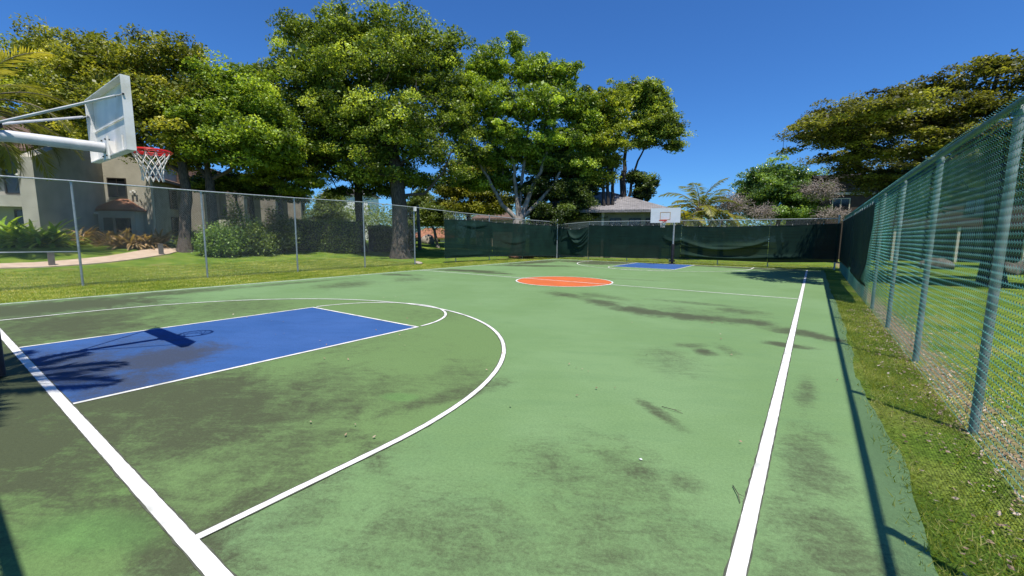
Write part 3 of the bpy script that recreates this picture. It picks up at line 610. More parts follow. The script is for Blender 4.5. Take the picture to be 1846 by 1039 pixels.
# --- two tall trees by the house
t = Tree('slender_tree', base_at(1094, 460, 36), 'yellow green tree with several upright dark trunks in front of the house', group='trees by the grey roofed house', bark='bark_dark')
for pts in ([P(1094,400,36), P(1088,360,36), P(1082,300,36), P(1075,240,36)], [P(1097,400,36), P(1095,340,36), P(1096,280,36), P(1090,220,36)], [P(1102,400,36), P(1104,340,36), P(1107,280,36), P(1115,220,36)]):
    t.stem(pts, .2, .07)
t.grow([lob(1080,185,48,28,36), lob(1110,215,38,35,36), lob(1065,215,38,32,36), lob(1090,255,45,28,36), lob(1070,285,32,22,36), lob(1115,180,25,18,36), lob(1105,290,20,20,36), lob(1080,320,30,30,36.5), lob(1065,260,35,40,36.5)],
       20000, .17, M['leaf_yel'], csize=.65, nclus=150); t.finish(tip=.011)
t = Tree('slender_tree', base_at(1124, 462, 38), 'green topped tree with a leaning dark limb at the right end of the row', group='trees by the grey roofed house', bark='bark_dark')
a = t.stem([P(1123,410,38), P(1124,360,38), P(1122,320,38)], .36, .26); 
t.stem([P(1128,270,38), P(1140,210,38)], .2, .07, a[-1]); t.stem([P(1138,330,38), P(1150,290,38), P(1170,250,38)], .15, .05, a[2])
t.grow([lob(1140,175,45,28,38), lob(1180,190,35,30,38), lob(1160,165,30,18,38), lob(1205,235,32,22,38), lob(1190,215,30,28,38), lob(1155,225,35,25,38), lob(1215,262,20,12,38), lob(1165,255,25,14,38)],
       25000, .18, M['leaf_mid'], csize=.7, nclus=170)
t.grow([lob(1160,345,22,26,38), lob(1145,320,20,14,38), lob(1175,330,10,14,38), lob(1150,372,18,10,38)],
       5500, .18, M['leaf_dark'], csize=.55, nclus=46, name='low_foliage'); t.finish()
# --- round dense tree at the far end
t = Tree('round_tree', base_at(1405, 470, 37), 'dense round glossy green tree above the far right windscreen', bark='bark')
a = t.stem([P(1403,430,37), P(1405,390,37)], .25, .18)
t.grow([lob(1370,330,36,28,37), lob(1405,315,38,24,37), lob(1440,330,32,24,37), lob(1400,350,60,30,36.5), lob(1355,365,28,28,37), lob(1445,365,32,28,37), lob(1400,385,60,15,36.5)],
       26000, .18, M['leaf_shiny'], csize=.7, nclus=170, shell=.5, up=.3); t.finish()
# --- wide layered tree on the right
t = Tree('layered_tree', np.array([13.6, 23.0, -.03]), 'huge spreading tree with flat bronze green tiers beyond the right fence', bark='bark_dark')
a = t.stem([(13.5,22.9,1.6), (13.3,22.7,3.4), (13.2,22.6,4.4)], .34, .28)
t.stem([P(1700,300,17.5), P(1600,270,17.5), P(1500,250,18)], .14, .04, a[-1]); t.stem([P(1740,230,17), P(1620,215,17)], .13, .04, a[-1]); t.stem([P(1780,200,16), P(1800,130,15.5)], .14, .05, a[-1])
t.stem([P(1640,330,19), P(1560,315,19)], .09, .03, a[-2]); t.stem([P(1850,230,15)], .14, .06, a[-1])
t.grow([lob(1452,226,36,10,18), lob(1430,268,26,7,18), lob(1475,245,50,13,18), lob(1520,205,52,21,18), lob(1520,255,60,15,17.5), lob(1590,190,55,24,17.5), lob(1580,235,70,19,17.5), lob(1650,165,55,25,17), lob(1690,205,75,28,16.5), lob(1735,150,60,30,16.5), lob(1795,118,50,28,16), lob(1850,140,60,45,15), lob(1790,190,80,28,15.5), lob(1640,270,80,21,17), lob(1560,280,55,11,18),
        lob(1720,255,80,28,16), lob(1590,315,45,15,19), lob(1650,315,60,24,18), lob(1535,310,30,7,20), lob(1880,210,60,53,14.5), lob(1950,150,70,64,14.5), lob(1960,260,70,53,14.5), lob(1830,250,70,39,15), lob(1700,320,70,32,18), lob(1780,310,70,39,17), lob(2050,200,90,96,14), lob(2080,320,80,64,14), lob(1570,330,45,11,20), lob(1620,350,40,11,20), lob(1850,330,60,32,18),
        lob(1560,240,70,21,21), lob(1640,230,70,25,21), lob(1740,230,70,32,20), ((7.9,20.6,6.0),(1.2,1.4,.28)), ((8.2,19.6,6.1),(1.5,1.5,.3)), ((9.6,18.8,6.2),(1.6,1.5,.3)), ((8.8,21.6,6.6),(1.6,1.6,.3)), lob(1540,300,40,18,20), lob(1600,345,50,24,19), lob(1655,375,50,24,18), lob(1500,285,40,10,20), lob(1640,300,60,26,28), lob(1730,290,60,30,27), lob(1820,285,60,34,26), lob(1910,280,60,36,25), lob(1990,290,60,40,24), lob(1700,350,50,20,28), lob(1800,345,50,24,27)],
       165000, .11, M['leaf_bronze'], csize=.52, nclus=860, flat=.28, shell=.2, droop=.5, up=1.2, dens=1.35, fill=.05); t.finish(tip=.009)

# far off woods seen under the canopies
def woods(name, segs, label=None):
    Vs, Fs, Ts, k = [], [], [], 0
    for (px, py, rx, ry, d, n_) in segs:
        c, r = lob(px, py, rx, ry, d)
        nb = 26; dd = rng.normal(0, 1, (nb, 3)); dd /= np.linalg.norm(dd, axis=1)[:, None]
        cl = c + dd*np.array(r)*rng.uniform(.5, 1, (nb, 1)); per = n_//nb
        cc = np.repeat(cl, per, 0); cc = cc + rng.normal(0, 1, cc.shape)*np.array(r)*.22
        V_, F_ = leafquads(cc, .45, .5); Vs.append(V_); Fs.append(F_+k); k += len(V_)
        Ts.append(np.repeat(np.clip(np.repeat(rng.normal(.5, .2, nb), per)+rng.normal(0, .15, len(cc)), 0, 1), 4))
    return npmesh(name, np.concatenate(Vs), np.concatenate(Fs), M['leaf_far'], tint=np.concatenate(Ts))
o = woods('distant_woods', [(x, y, 45, 34, 85+random.uniform(-6, 6), 1500) for x, y in [(575,395),(620,400),(670,395),(700,405),(740,400),(780,395),(820,405),(870,400),(920,400),(970,405),(1020,400)]] +
          [(x, 412, 60, 32, 72, 3000) for x in (1080,1150,1230,1300,1380,1450,1530,1610,1700,1800)] + [(x, 405, 60, 34, 85, 1600) for x in (-60,20,100,190,280,370,450,520)])
setp(o, 'far off mass of pale green woods closing the view behind the grounds', 'woods', None, 'stuff')
for px, d, lab in ((592,52,'small light green tree just right of the long building end'), (755,56,'light green tree standing far behind the fence opening')):
    t = Tree('small_tree', base_at(px, 445, d), lab, group='small trees beyond the lawn', bark='bark_light')
    t.stem([P(px+2,420,d), P(px,400,d)], .16, .1)
    t.grow([lob(px,375,30,25,d), lob(px-18,400,22,15,d), lob(px+20,395,24,18,d), lob(px+5,355,20,16,d)], 9000, .22, M['leaf_far'], csize=.9, nclus=70, shell=.3); t.finish()
t = Tree('small_tree', base_at(790, 461, 44), 'small pale tree with a flared reddish base beyond the fence opening', group='small trees beyond the lawn', bark='bark_light')
t.stem([P(788,440,44), P(783,415,44)], .2, .14); t.stem([P(773,400,44), P(765,390,44)], .08, .04, 3); t.stem([P(795,405,44), P(800,390,44)], .08, .04, 3)
t.grow([lob(785,385,28,18,44), lob(765,398,20,12,44), lob(805,395,18,16,44)], 6500, .2, M['leaf_far'], csize=.7, nclus=60, shell=.3); t.finish()
bt = empty('bare_trunk', base_at(756, 466, 40), 'slim straight pale trunk standing alone in the fence opening', 'tree')
MB().tube([base_at(757,466,40), P(756,430,40), P(754,395,40), P(753,370,40)], [.2,.16,.14,.12], 8).build('trunk', M['bark_light'], bt, True)

# ------------------------------------------------------------------ palms
def frond(c, az, elev, ln, droop, wleaf, nl, mtint, Vs, Ts, rach, hang=.5):
    n = 14; pts = []; p = np.array(c, float); e = elev
    for i in range(n+1):
        pts.append(p.copy()); st = ln/n
        p = p + st*np.array([math.cos(az)*math.cos(e), math.sin(az)*math.cos(e), math.sin(e)]); e -= droop/n*(.5+i/n)
    pts = np.array(pts); rach.append(pts)
    T = np.gradient(pts, axis=0); T /= np.linalg.norm(T, axis=1)[:, None]
    side = np.array([-math.sin(az), math.cos(az), 0])
    for k in range(nl):
        u = .12 + .88*(k+.5)/nl; f = u*n; i = min(int(f), n-1); q = pts[i]+(pts[i+1]-pts[i])*(f-i); t_ = T[i]
        up_ = np.cross(side, t_); up_ *= np.sign(up_[2]+1e-6)
        lw = wleaf; ll = ln*.26*math.sin(math.pi*min(1, .12+.86*u))**.7*random.uniform(.85, 1.1)
        for s_ in (-1, 1):
            d = side*s_*.8 + t_*.75 + up_*.25*random.uniform(-.3, 1) + np.array([0,0,-hang])*random.uniform(.4, 1.1); d /= np.linalg.norm(d)
            wv = np.cross(d, up_); wv /= max(np.linalg.norm(wv), 1e-6)
            mid = q+d*ll*.5; tip = q+d*ll+np.array([0,0,-hang*.25*ll])
            Vs += [q, mid+wv*lw*.5, tip, mid-wv*lw*.5]; Ts += [mtint]*4
def palm(name, base, top, nf, ln, label, mt, trunk_r, wleaf=.05, nl=46, emin=-.5, emax=1.3, droop=1.2, hang=.5, group=None, lean=0):
    r = empty(name, base, label, 'palm tree', group); base = np.array(base); top = np.array(top)
    mid = (base+top)/2 + np.array([lean, 0, 0])
    MB().tube([base-np.array([0,0,.1]), base+(mid-base)*.5, mid, top-(top-mid)*.4, top], [trunk_r*1.3, trunk_r, trunk_r*.95, trunk_r, trunk_r*1.1], 10).build('trunk', M['palm_trunk'], r, True)
    Vs, Ts, rach = [], [], []
    for k in range(nf):
        az = k*2.39996+random.uniform(-.2, .2); e = emax + (emin-emax)*(k+.5)/nf + random.uniform(-.12, .12)
        Vs, Ts, rach = [], [], []
        frond(top, az, e, ln*random.uniform(.85, 1.1), droop*random.uniform(.8, 1.2), wleaf, nl, min(1, max(0, random.gauss(.5, .2)-(.25 if e < 0 else 0)+.1)), Vs, Ts, rach, hang)
        f = npmesh('frond', np.array(Vs), np.arange(len(Vs)).reshape(-1, 4), mt, r, tint=Ts)
        rb = MB()
        for pp in rach: rb.tube(pp, np.linspace(.035, .006, len(pp))*ln/3, 4, False)
        o_ = rb.build('frond_stem', M['coco_leaf'] if False else M['palm_trunk'], f, True)
    return r
palm('date_palm', base_at(-62, 470, 20), P(-62, 188, 20), 36, 4.3, 'feather palm whose arching fronds enter at the left edge above the hoop arm', M['palm_leaf'], .3, wleaf=.055, nl=60, emin=-.9, emax=1.3, droop=1.5, hang=.25)
palm('coconut_palm', base_at(1262, 470, 35), P(1262, 378, 35), 19, 3.6, 'tallest of the young palms just right of the far backboard', M['coco_leaf'], .18, wleaf=.09, nl=34, emin=-.3, emax=1.35, droop=1.5, hang=.45, group='young palms behind the far fence')
palm('coconut_palm', base_at(1238, 470, 34), P(1236, 400, 34), 11, 2.4, 'low yellowish young palm directly beside the far backboard', M['coco_leaf'], .14, wleaf=.09, nl=26, emin=-.4, emax=1.2, droop=1.6, hang=.45, group='young palms behind the far fence')
palm('coconut_palm', base_at(1300, 470, 35), P(1300, 398, 35), 11, 2.3, 'low young palm between the tall young palm and the dry vines', M['coco_leaf'], .14, wleaf=.09, nl=26, emin=-.4, emax=1.2, droop=1.6, hang=.45, group='young palms behind the far fence')
palm('slender_palm', (1.8,-2.6,-.03), (1.75,-2.35,6.1), 17, 2.1, 'palm behind the near baseline whose fronds shade the blue key', M['palm_leaf'], .12, wleaf=.07, nl=30, emin=-.5, emax=1.0, droop=1.2, hang=.3)

# dry vine tangles
def vines(name, px, py, rx, ry, d, n_, label):
    c, r = lob(px, py, rx, ry, d); Vs, Ts = [], []
    for _ in range(n_):
        u = rng.normal(0, 1, 3); u /= np.linalg.norm(u); p = c + u*np.array(r)*rng.uniform(.2, 1)
        v = rng.normal(0, 1, 3); v[2] = abs(v[2])*.6; v /= np.linalg.norm(v); tt = rng.uniform(.1, .9)
        for k in range(6):
            q = p + v*.13; v = v + rng.normal(0, .25, 3) + np.array([0,0,-.16]); v /= np.linalg.norm(v)
            s_ = np.cross(v, rng.normal(0, 1, 3)); s_ = s_/np.linalg.norm(s_)*.012
            Vs += [p-s_, p+s_, q+s_, q-s_]; Ts += [tt]*4; p = q
    o = npmesh(name, np.array(Vs), np.arange(len(Vs)).reshape(-1, 4), M['dead'], tint=Ts)
    return setp(o, label, 'dry vines', 'dry vine tangles over the far fence')
vines('dry_vines', 1318, 372, 32, 24, 35.5, 900, 'brown grey dry vine tangle between the palms and the round tree')
vines('dry_vines', 1375, 385, 22, 14, 34, 450, 'low dry vine clump in front of the round tree')
vines('dry_vines', 1482, 345, 26, 20, 34, 800, 'tallest dry vine tangle hanging before the brown building')
vines('dry_vines', 1445, 345, 22, 12, 35, 350, 'thin dry vines spread over the right side of the round tree')
vines('dry_vines', 1505, 388, 28, 8, 31.5, 420, 'dry twigs sprawling over the fence corner')

# ------------------------------------------------------------------ shrubs and hedges
def bush(name, px, py, rx, ry, d, n_, mt, label, cat='bush', group=None, size=.14, ns=5):
    b0 = base_at(px, py+ry, d); r = empty(name, b0, label, cat, group); c, rad = lob(px, py, rx, ry, d)
    c = c.copy(); zb = b0[2]; top = c[2]+rad[2]; c[2] = (zb+top)/2; rz = (top-zb)/2
    nc = max(12, n_//90); dd = rng.normal(0, 1, (nc, 3)); dd /= np.linalg.norm(dd, axis=1)[:, None]
    C = c + dd*np.array([rad[0], rad[0]*.8, rz])*rng.uniform(.45, 1.0, (nc, 1)); C[:, 2] = np.maximum(C[:, 2], zb+.08)
    cc = np.repeat(C, n_//nc, 0); cc = cc + rng.normal(0, .22, cc.shape)*min(1, rz)*1.2; cc[:, 2] = np.maximum(cc[:, 2], zb+.02)
    V_, F_ = leafquads(cc, size, .5); ti = np.repeat(rng.normal(.5, .18, nc), n_//nc)+rng.normal(0, .18, len(cc))
    npmesh('foliage', V_, F_, mt, r, tint=np.repeat(np.clip(ti, 0, 1), 4))
    mb = MB()
    for k in range(ns):
        q = C[rng.integers(nc)]; mb.tube([b0-np.array([0,0,.05]), (b0+q)/2+rng.normal(0, .05, 3), q], [.035, .025, .01], 5, False)
    mb.build('stem', M['bark'], r, True)
    return r
gB = 'leafy shrubs along the building'
bush('leafy_bush', 400, 432, 42, 26, 26.5, 9000, M['leaf_shiny'], 'nearest big green bush just right of the second fence post', group=gB)
bush('leafy_bush', 345, 436, 26, 18, 28, 4500, M['leaf_deep'], 'dark low bush where the path ends', group=gB)
bush('leafy_bush', 460, 428, 40, 26, 28, 8000, M['leaf_deep'], 'green bush with pale flower tips in front of the stucco walls', group=gB)
bush('leafy_bush', 505, 420, 34, 30, 30, 7000, M['leaf_dark'], 'dark bush at the foot of the thin tiered tree', group=gB)
bush('leafy_bush', 425, 385, 16, 22, 30, 1800, M['leaf_mid'], 'upright shrub with yellowish top against the shaded wall', group=gB)
bush('leafy_bush', 495, 385, 15, 18, 31, 1800, M['leaf_mid'], 'small upright shrub before the long building between two bushes', group=gB)
def hedge(px0, px1, ytop, d0, d1, depth, n_, mt, label):
    a_ = base_at(px0, 452, d0); b_ = base_at(px1, 452, d1); r = empty('clipped_hedge', (a_+b_)/2, label, 'hedge', 'clipped hedges behind the lawn')
    zt = P((px0+px1)/2, ytop, (d0+d1)/2)[2]; zb = min(a_[2], b_[2]); dv = (b_-a_)[:2]; ln = np.linalg.norm(dv); dv = dv/ln; nv = np.array([-dv[1], dv[0]])
    s_ = rng.uniform(0, ln, n_); t_ = rng.uniform(-.5, .5, n_)*depth; z = rng.uniform(0, 1, n_)*(zt-zb)
    face = rng.integers(0, 3, n_); t_ = np.where(face == 0, -.5*depth, np.where(face == 1, .5*depth, t_)) ; z = np.where(face == 2, zt-zb, z)
    C = np.stack([a_[0]+dv[0]*s_+nv[0]*t_, a_[1]+dv[1]*s_+nv[1]*t_, zb+z], 1) + rng.normal(0, .09, (n_, 3)) + (np.sin(s_*2.2)*.09)[:, None]*np.array([0,0,1])
    V_, F_ = leafquads(C, .12, .4); npmesh('foliage', V_, F_, mt, r, tint=np.repeat(np.clip(rng.normal(.5, .22, n_), 0, 1), 4))
    q = MB(); q.box(((a_+b_)/2+np.array([0,0,(zt-zb)/2-.06])), (ln*.96, depth*.8, (zt-zb)-.12), math.atan2(dv[1], dv[0])); q.build('branches', M['bark_dark'], r)
hedge(520, 655, 402, 33, 34, 2.4, 17000, M['leaf_deep'], 'long dark hedge with a bright clipped top left of the dark trunks')
hedge(668, 745, 412, 36, 38, 2.2, 12000, M['leaf_dark'], 'dark shaded hedge behind the thick trunk')
bush('leafy_bush', 765, 443, 14, 8, 50, 1200, M['leaf_dark'], 'tiny dark clipped bush far behind the fence opening', group=None)

def strap_plant(name, px, py, d, n_, ln, wd, mt, label, group, hh=1.0):
    b0 = base_at(px, py, d); r = empty(name, b0, label, 'plant', group); Vs, Ts = [], []
    for k in range(n_):
        az = rng.uniform(0, 6.283); e = rng.uniform(.25, 1.3); p = b0+rng.normal(0, .16, 3)*np.array([1,1,0]); L_ = ln*rng.uniform(.6, 1.15)
        s_ = np.array([-math.sin(az), math.cos(az), 0]); tt = np.clip(rng.normal(.5, .25), 0, 1); nseg = 5; rows = []
        for i in range(nseg+1):
            wk = wd*math.sin(math.pi*(.12+.86*i/nseg))**.8
            rows.append((p+s_*wk/2, p-s_*wk/2)); p = p + L_/nseg*np.array([math.cos(az)*math.cos(e), math.sin(az)*math.cos(e), math.sin(e)*hh]); e -= .28*rng.uniform(.5, 1.4)
        for i in range(nseg):
            Vs += [rows[i][0], rows[i][1], rows[i+1][1], rows[i+1][0]]; Ts += [tt]*4
    npmesh('strap_leaves', np.array(Vs), np.arange(len(Vs)).reshape(-1, 4), mt, r, tint=Ts)
    return r
gP = 'green strap leaf plants in the left bed'; gQ = 'red and bronze strap leaf plants by the entrance'
for px, py, d, lab in ((6,462,25.5,'leftmost bright green strap leaf plant at the edge of the view'), (34,461,25,'bright green strap leaf plant at the foot of the wing wall, second from the edge'), (66,461,25,'yellowish strap leaf plant in the middle of the left bed'),
                   (92,459,25.5,'green strap leaf plant at the right end of the left bed')):
    strap_plant('strap_leaf_plant', px, py, d, 95, 2.35, .19, M['strap_green'], lab, gP)
strap_plant('strap_leaf_plant', 112, 452, 27.5, 60, 1.5, .15, M['strap_green'], 'low green strap leaf plant against the shaded wall', gP)
for px, py, d, lab in ((152,450,28,'dark red leaf plant nearest the first fence post'), (168,448,29,'short bronze plant beside the small entrance path'), (205,449,28,'bronze strap leaf plant under the entrance window'), (224,450,27,'tall bronze strap leaf plant in the middle of the red bed'),
                       (243,451,27,'reddish strap leaf plant in the centre right of the red bed'), (265,451,27.5,'orange tipped strap leaf plant by the first tree trunk'), (285,448,28.5,'rightmost bronze strap leaf plant next to the path')):
    strap_plant('bronze_leaf_plant', px, py, d, 70, 1.8, .14, M['strap_red'], lab, gQ)

# ------------------------------------------------------------------ buildings
def uvroof(o):
    me = o.data; uv = me.uv_layers.new(name='UVMap')
    for p_ in me.polygons:
        n_ = p_.normal; h = Vector((-n_.y, n_.x, 0)); h = h.normalized() if h.length > 1e-4 else Vector((1,0,0)); v = n_.cross(h)
        for li in p_.loop_indices:
            c = me.vertices[me.loops[li].vertex_index].co; uv.data[li].uv = (c.dot(h), c.dot(v))
    return o
def window(parent, a, b_, z0, z1, out, name='window', rec=.04, mull=1, frame='frame_dark'):
    """a,b plan points of the opening; out: outward unit normal"""
    a = np.array(a[:2]); b_ = np.array(b_[:2]); d = (b_-a); ln = np.linalg.norm(d); d = d/ln; out = np.array(out[:2]); rz = math.atan2(d[1], d[0])
    c = (a+b_)/2 + out*.03; t_ = .07; mb = MB()
    mb.box((*c, z0+t_/2), (ln, .10, t_), rz); mb.box((*c, z1-t_/2), (ln, .10, t_), rz)
    for s_ in (0, 1):
        q = a + d*(t_/2 if s_ == 0 else ln-t_/2) + out*.03; mb.box((*q, (z0+z1)/2), (t_, .10, z1-z0-2*t_-.002), rz)
    for k in range(mull):
        q = a + d*ln*(k+1)/(mull+1) + out*.03; mb.box((*q, (z0+z1)/2), (.05, .07, z1-z0-2*t_-.002), rz)
    f = mb.build(name, M[frame], parent)
    g = MB(); g.box((*((a+b_)/2+out*.012), (z0+z1)/2), (ln-.02, .02, z1-z0-.02), rz); g.build('pane', M['glass'], f)
    return f
TH = math.atan2(.59, -.81)                       # direction of the shaded walls
D1 = np.array([-.82, .572]); D2 = np.array([.572, .82])      # D1 runs away from the camera; D2 along the lit end walls (normal -D1)
N1 = D2; N2 = -D1
zt = 1.0
bA = empty('stucco_building', (-36, 6, .9), 'two storey cream stucco apartment block with wing walls and brown roof at the far left', 'building')
A0 = P(57, 283, 26)[:2]
mb = MB(); q0 = A0 - D2*.9
z_e = 6.9
Bc = A0 + D1*7.7
# thick wing wall: shaded long side faces N1
mb.hexa([(*(A0-D2*.75), 0), (*A0, 0), (*Bc, 0), (*(Bc-D2*.75), 0), (*(A0-D2*.75), P(40,283,26)[2]), (*A0, P(57,283,26)[2]), (*Bc, 9.4), (*(Bc-D2*.75), 9.4)])
mb.build('wing_wall', M['stucco'], bA)
B1 = Bc + D2*3.0
mb = MB(); mb.hexa([(*Bc, 0), (*B1, 0), (*(B1+D1*6), 0), (*(Bc+D1*6), 0), (*Bc, 9.3), (*B1, 7.3), (*(B1+D1*6), 7.3), (*(Bc+D1*6), 9.3)]); mb.build('wall', M['stucco'], bA)
# parapet cap on the raking end wall
mb = MB(); mb.hexa([(*(Bc-D1*.12), 9.32), (*(B1-D1*.12+D2*.1), 7.28), (*(B1+D1*.5+D2*.1), 7.28), (*(Bc+D1*.5), 9.32), (*(Bc-D1*.12), 9.45), (*(B1-D1*.12+D2*.1), 7.42), (*(B1+D1*.5+D2*.1), 7.42), (*(Bc+D1*.5), 9.45)]); mb.build('parapet_cap', M['trim'], bA)
window(bA, Bc+D2*.25-D1*0, Bc+D2*1.45, 4.55, 6.05, N2)
window(bA, Bc+D2*.55, Bc+D2*2.1, 1.6, 3.1, N2)
# recessed left portion
Lw = A0 - D2*.75 + D1*2.2
mb = MB(); mb.hexa([(*(Lw-D2*9), 0), (*Lw, 0), (*(Lw+D1*6), 0), (*(Lw-D2*9+D1*6), 0), (*(Lw-D2*9), 7.35), (*Lw, 7.35), (*(Lw+D1*6), 7.35), (*(Lw-D2*9+D1*6), 7.35)]); mb.build('recessed_wall', M['stucco'], bA)
window(bA, Lw-D2*1.9, Lw-D2*.1, 4.2, 6.5, N2); window(bA, Lw-D2*1.6, Lw-D2*.1, 1.1, 3.2, N2)
window(bA, Lw-D2*5.0, Lw-D2*3.2, 4.2, 6.5, N2); window(bA, Lw-D2*5.0, Lw-D2*3.2, 1.1, 3.2, N2)
mb = MB(); mb.hexa([(*(Lw-D2*9-D1*1.1), 3.35), (*(Lw-D1*1.1-D2*.01), 3.35), (*(Lw-D1*.1-D2*.01), 3.35), (*(Lw-D2*9-D1*.1), 3.35), (*(Lw-D2*9-D1*1.1), 4.05), (*(Lw-D1*1.1-D2*.01), 4.05), (*(Lw-D1*.1-D2*.01), 4.05), (*(Lw-D2*9-D1*.1), 4.05)]); mb.build('balcony', M['stucco'], bA)
# sloping brown roof
R0 = A0 - D2*.8; e0 = R0-D1*.3
mb = MB()
def roofq(mb, a, b_, c, d, th=.16):
    V_ = [np.array(v, float) for v in (a, b_, c, d)]; mb.hexa([v-np.array([0,0,th]) for v in V_]+V_)
roofq(mb, (*(Lw-D2*9.5-D1*.9), 7.0), (*(Lw-D1*.9-D2*.02), 7.0), (*(Lw+D1*6.5-D2*.02), 10.3), (*(Lw-D2*9.5+D1*6.5), 10.3))
uvroof(mb.build('roof', M['roof_brown'], bA))
mb = MB(); roofq(mb, (*(Bc+D1*.55), 9.25), (*(B1+D1*.55), 7.25), (*(B1+D1*7), 8.2), (*(Bc+D1*7), 10.2)); uvroof(mb.build('roof', M['roof_brown'], bA))
# entrance canopy with tiled hip roof
c0 = Bc + D2*.05 - D1*.02; c1 = Bc + D2*2.35 - D1*.02; ex = -D1*1.5
zr = 3.55
mb = MB(); mb.hexa([(*(c0+ex*.92), .8), (*(c0+ex*.92+D2*.3), .8), (*(c0+D2*.3), .8), (*c0, .8), (*(c0+ex*.92), zr-.02), (*(c0+ex*.92+D2*.3), zr-.02), (*(c0+D2*.3), zr-.02), (*c0, zr-.02)])
mb.hexa([(*(c1+ex*.92-D2*.3), .8), (*(c1+ex*.92), .8), (*c1, .8), (*(c1-D2*.3), .8), (*(c1+ex*.92-D2*.3), zr-.02), (*(c1+ex*.92), zr-.02), (*c1, zr-.02), (*(c1-D2*.3), zr-.02)])
mb.hexa([(*(c0+ex*.92+D2*.302), 2.9), (*(c1+ex*.92-D2*.302), 2.9), (*(c1+ex*.75-D2*.302), 2.9), (*(c0+ex*.75+D2*.302), 2.9), (*(c0+ex*.92+D2*.302), zr-.02), (*(c1+ex*.92-D2*.302), zr-.02), (*(c1+ex*.75-D2*.302), zr-.02), (*(c0+ex*.75+D2*.302), zr-.02)])
mb.build('porch', M['stucco'], bA)
mb = MB(); a_ = np.array([*(c0+ex-D2*.25), zr]); b_ = np.array([*(c1+ex+D2*.25), zr]); c_ = np.array([*(c1+D2*.25), zr]); d_ = np.array([*(c0-D2*.25), zr]); r1 = np.array([*(c0+D2*.7), 4.45]); r2 = np.array([*(c1-D2*.9), 4.45])
dn = np.array([0,0,.14]); mb.add([a_,b_,c_,d_,r1,r2,a_-dn,b_-dn,c_-dn,d_-dn], [(0,1,5,4),(1,2,5),(2,3,4,5),(3,0,4),(0,6,7,1),(1,7,8,2),(2,8,9,3),(3,9,6,0),(9,8,7,6)])
uvroof(mb.build('porch_roof', M['roof_tile'], bA))
def lampo(name, p, r, label):
    t_ = [(0, -r*.5), (r*.7, -r*.35), (r, 0), (r*.7, r*.3), (0, r*.4)]; V_ = []; n = 10
    for rr, z in t_:
        for j in range(n): V_.append((p[0]+rr*math.cos(j*6.2832/n), p[1]+rr*math.sin(j*6.2832/n), p[2]+z))
    o = npmesh(name, V_, [(i*n+j, i*n+(j+1) % n, (i+1)*n+(j+1) % n, (i+1)*n+j) for i in range(4) for j in range(n)], M['lamp'], bA, True); return o
lampo('ceiling_lamp', np.array([*(Bc+D2*.12-D1*1.75), 3.2]), .16, ''); lampo('balcony_lamp', np.array([*(Lw-D2*.7-D1*.9), 5.35]), .16, '')
mb = MB(); q = Bc+D2*1.9-D1*.08; mb.box((*q, 5.1), (.12,.16,.12), TH)
for s_ in (-.13, .13): mb.box((*(q+D2*s_-D1*.1), 5.0), (.14,.14,.16), TH)
mb.build('security_light', M['lamp'], bA)

# long stepped building
bB = empty('long_stucco_building', (-38, 18, .9), 'long shaded stucco building with stepped walls and low brown roof behind the forked tree', 'building')
q = B1 + D1*.4 + D2*.02; steps = 5; first = q.copy(); ze = 6.1
stepw = [(5.2,2.2),(4.0,2.4),(3.8,2.3),(3.6,2.2),(4.2,2.6)]
for k, (a1, b1) in enumerate(stepw):
    e_ = q + D1*a1
    MB().wall(q, e_, 0, ze, ze, 7.0).build('wall', M['stucco_shade'], bB)
    s0, s1 = (.45, 1.9) if k else (3.0, 4.6)
    window(bB, q+D1*s0, q+D1*s1, 3.9, 5.6, N1); window(bB, q+D1*s0, q+D1*s1, 1.2, 3.2, N1)
    if a1 > 3.7: window(bB, q+D1*(a1-1.5), q+D1*(a1-.4), 1.1, 3.2, N1)
    r0, r1 = q-D1*.02+D2*.6, e_-D1*.05+D2*.6; bk = -D2*7.4
    uvroof(MB().hexa([(*r0, ze-.12), (*r1, ze-.12), (*(r1+bk), ze-.12), (*(r0+bk), ze-.12), (*r0, ze+.1), (*r1, ze+.1), (*(r1+bk), ze+3.0), (*(r0+bk), ze+3.0)]).build('roof', M['roof_brown'], bB))
    f_ = e_ + D2*b1
    MB().wall(f_-D1*.9+D2*.003, f_-D1*.002+D2*.003, 0, ze-.15, ze-.15, .25).build('wing_wall', M['stucco_shade'], bB)
    q = f_
last = q
gw = last; MB().hexa([(*gw, 0), (*(gw+D2*1.2), 0), (*(gw+D2*1.2+D1*3), 0), (*(gw+D1*3), 0), (*gw, ze), (*(gw+D2*1.2), ze-.3), (*(gw+D2*1.2+D1*3), ze-.3), (*(gw+D1*3), ze)]).build('gable_wall', M['cream'], bB)
MB().box((*(first+D1*6+D2*3.6), 2.0), (.25, 2.6, 2.2), TH).build('garden_wall', M['stucco'], bB)

# grey roofed house
hd = 35.5
h0, h1 = P(955, 380, hd+2)[:2], P(1196, 380, hd-1)[:2]; hx = (h1-h0)/np.linalg.norm(h1-h0); hn = np.array([-hx[1], hx[0]])
if hn @ (h0-CP[:2]) < 0: hn = -hn
bH = empty('grey_roof_house', (*((h0+h1)/2), 0), 'single storey tan house with a grey hip roof behind the far backboard', 'house')
ez = P(1100, 379, hd)[2]; hb = 9.0
pts = [h0, h1, h1+hn*hb, h0+hn*hb]
for i in range(4):
    MB().wall(pts[i], pts[(i+1) % 4], -.05, ez-.05, ez-.05, .25 if i != 9 else .25).build('wall', M['house_wall'], bH)
ev = [h0-hx*.8-hn*.8, h1+hx*.8-hn*.8, h1+hx*.8+hn*(hb+.8), h0-hx*.8+hn*(hb+.8)]
rz_ = P(1100, 345, hd+4)[2]; R1 = h0+hx*4.6+hn*hb/2; R2 = h1-hx*4.6+hn*hb/2
